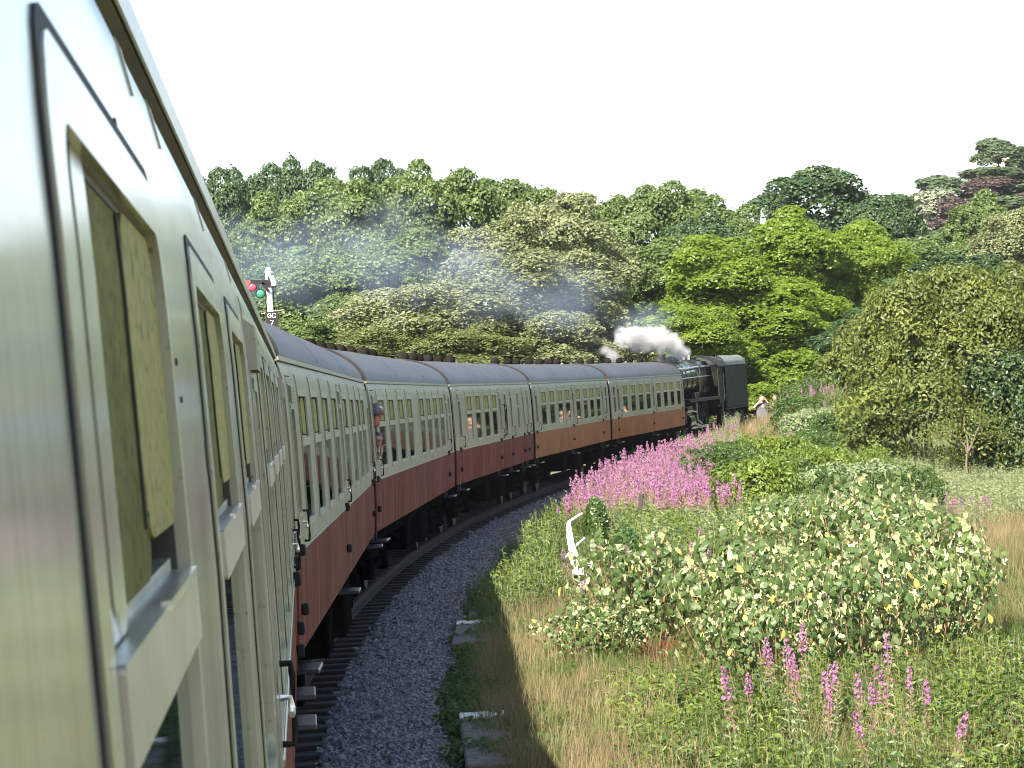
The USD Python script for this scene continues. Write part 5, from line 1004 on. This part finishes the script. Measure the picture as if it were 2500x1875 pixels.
# ivy-covered posts
for i, (x, y, h, w, lab) in enumerate([(7.62, 59.6, 1.05, .24, 'ivy-covered stump post behind the bent white post, in front of the pink drift'), (6.75, 46.6, .98, .27, 'ivy-covered stump post just right of the bent white post')]):
    z = float(terr(x, y)); T = thing('ivy_post', lab, 'post', (x, y, z)); r = np.random.default_rng(60 + i)
    obj('post', MB().tube([(0, 0, -.2), (.02, 0, h * .9)], [.10, .09], 10).mesh(), M_bark, T, smooth=40)
    n = 1500; u = r.random(n); a = r.uniform(0, 6.28, n); rad = w * (.75 + .3 * np.sin(u * 5 + a * 2)) * np.where(u > .82, np.sqrt(np.clip((1.06 - u) / .24, 0, 1)), 1) * r.uniform(.8, 1.08, n) * (.62 + .38 * np.clip(u * 2.2, 0, 1))
    d = np.stack([np.cos(a), np.sin(a), np.where(u > .85, 1.2, .25)], 1); obj('ivy', leaf_cards(np.stack([rad * np.cos(a), rad * np.sin(a), .12 + u * (h - .08)], 1), unit(d + r.normal(size=d.shape) * .4), .065, .055, r), M_ivy, T)
# old wooden stakes
for i, (x, y, h, lab) in enumerate([(8.30, 57.5, 1.15, 'rusty brown stake leaning in the pink drift')]):
    T = thing('stake', lab, 'stake', (x, y, float(terr(x, y)))); obj('stake', MB().bbox((0, 0, h / 2), (.09, .07, h), b=.012, ry=.12).mesh(), M_sleeper, T)
# green tufts on the ballast
scatter('ballast_tufts', 'small green grass tufts growing on the edge of the ballast', 'grass', green, np.concatenate([np.array([[4.85, 46.8]]) + rr.normal(size=(60, 2)) * [.28, .55], np.array([[3.1, 43.2]]) + rr.normal(size=(16, 2)) * [.1, .5], np.array([[3.35, 31.6]]) + rr.normal(size=(26, 2)) * [.14, .7]]), np.full(102, .5), 15)
# loose stones on the shoulder of the ballast
st = []
for i in range(4):
    t = trimesh.creation.icosphere(subdivisions=1, radius=.033); v = np.array(t.vertices) * (1 + .35 * rr.normal(size=(len(t.vertices), 1))) * np.array([1.2, .9, .7]); st.append([('stone', trimesh.Trimesh(v, t.faces).convex_hull, None)])
M_stone = usdkit.material(stage, LK + 'ballast_stone', {'o': ('object_info', {}), 'g': ('geometry', {}), 'n': ('noise_texture', {'scale': 26, 'detail': 2.0}), 'r': ('rgb_ramp', {'ramp': [(.32, (.028, .028, .034)), (.5, (.085, .086, .10)), (.68, (.22, .22, .225))]}), 'p': ('principled_bsdf', {'roughness': .85, 'specular_ior_level': .3})},
    [('g.position', 'n.vector'), ('n.fac', 'r.fac'), ('r.color', 'p.base_color')], surface='p.BSDF')
for s_ in st: s_[0] = ('stone', s_[0][1], M_stone)
y = 19 + 75 * R0.random(26000) ** 1.7; dl = R0.uniform(1.2, 2.75, len(y)); th_ = heading(y)
pz = np.interp(dl, [-3.4, .9, 1.6, 2.2, 2.75], [-.6, -.2, -.19, -.33, -.60]) + zt(y)
pi = scatter('ballast_stones', 'loose grey ballast stones along the shoulder of the track', 'stones', st, np.column_stack([xt(y) + dl * np.cos(th_), y - dl * np.sin(th_)]), np.full(len(y), 1.0), 16, tilt=.5)
pp = np.array(pi.GetPositionsAttr().Get()); pp[:, 2] = pz + .012; pi.GetPositionsAttr().Set(Vt.Vec3fArray.FromNumpy(pp.astype(np.float32)))

# ---------------------------------------------------------------- steam, smoke and haze
def vol(name, label, cat, blobs, color, dens, nscale, lo, hi, amp=1.0, aniso=.2, kind=None, sub=3, stretch=(1, 1, 1)):
    M = None
    for c, r in blobs:
        t = trimesh.creation.icosphere(subdivisions=sub, radius=1.0); v = t.vertices * np.array(r); v = v * (1 + .30 * (meshkit.fbm(t.vertices * 1.8 + np.array(c), 3)[:, None] - .5)) + np.array(c)
        me = m3.Manifold(m3.Mesh(vert_properties=np.asarray(v, np.float32), tri_verts=np.asarray(t.faces, np.uint32))); M = me if M is None else M + me
    N = {'g': ('geometry', {}), 'm': ('mapping', {'scale': stretch}), 'n': ('noise_texture', {'scale': nscale, 'detail': 3.0, 'roughness': .65}),
         'ns': ('math', {'math_type': 'multiply_add', 'value2': amp, 'value3': -.5 * amp}), 'sum': ('math', {'math_type': 'add'}),
         'mr': ('map_range', {'range_type': 'smoothstep', 'from_min': lo, 'from_max': hi, 'to_min': 0.0, 'to_max': dens, 'clamp': True}), 'v': ('principled_volume', {'color': color, 'anisotropy': aniso})}
    L = [('g.position', 'm.vector'), ('m.vector', 'n.vector'), ('n.fac', 'ns.value1'), ('ns.value', 'sum.value1'), ('sum.value', 'mr.value'), ('mr.result', 'v.density')]
    prev = None
    for i, (c, r) in enumerate(blobs):      # thickest in the middle of each billow
        N[f'p{i}'] = ('mapping', {'scale': tuple(1 / (1.12 * q) for q in r), 'location': tuple(-a / (1.12 * q) for a, q in zip(c, r))}); N[f's{i}'] = ('gradient_texture', {'gradient_type': 'spherical'})
        L += [('g.position', f'p{i}.vector'), (f'p{i}.vector', f's{i}.vector')]
        if prev is None: prev = f's{i}.fac'
        else:
            N[f'a{i}'] = ('math', {'math_type': 'maximum'}); L += [(prev, f'a{i}.value1'), (f's{i}.fac', f'a{i}.value2')]; prev = f'a{i}.value'
    L.append((prev, 'sum.value2'))
    mat = usdkit.material(stage, LK + name + '_mat', N, L, volume='v.volume')
    return obj(name, M, mat, smooth=True, label=label, cat=cat, kind=kind)
vol('steam_plume', 'white puff of steam blown back from the engine over the last carriage', 'steam', [((17.96, 120.36, 4.88), (0.44, 0.71, 0.35)), ((17.43, 119.83, 5.19), (0.75, 0.8, 0.6)), ((16.72, 119.12, 5.45), (0.84, 0.88, 0.71)), ((15.93, 118.24, 5.5), (0.8, 0.8, 0.65)), ((15.31, 117.53, 5.63), (0.66, 0.71, 0.55))], (.99, .99, .995), 2.6, 2.0, .14, .72, 1.5, kind='stuff')
vol('steam_wisp', 'thin wisp of steam just above the roof of the last carriage', 'steam', [((14.3, 114.0, 4.75), (.45, .6, .38)), ((13.9, 113.2, 5.0), (.4, .5, .3))], (.85, .85, .85), 1.2, 2.0, .2, .8, 1.4, kind='stuff')
vol('smoke_drift', 'thin bluish smoke drifting left across the trees from the engine', 'smoke', [((16.6, 122.5, 6.2), (2.0, 1.6, 1.2)), ((13.2, 121.5, 7.3), (3.0, 1.8, 2.2)), ((9.6, 119, 8.6), (3.2, 1.9, 2.8)), ((6.0, 116.5, 9.4), (3.2, 1.9, 2.9)), ((2.6, 114, 9.6), (3.0, 1.8, 2.9)), ((-.4, 112, 9.2), (2.4, 1.7, 2.6))], (.40, .53, .76), .070, .40, .12, .80, 1.5, aniso=.0, kind='stuff', stretch=(1, 1, 1.3))
hb = trimesh.creation.box(bounds=[(-640, -320, -2.2), (760, 1260, 42.0)])
M_haze = usdkit.material(stage, LK + 'haze_air', {'v': ('principled_volume', {'color': (.80, .87, .95), 'density': 0.00006, 'anisotropy': .3})}, [], volume='v.volume')
if 0.00006 > 0: obj('haze', hb, M_haze, kind='stuff', label='thin pale summer haze over the whole valley', cat='haze')
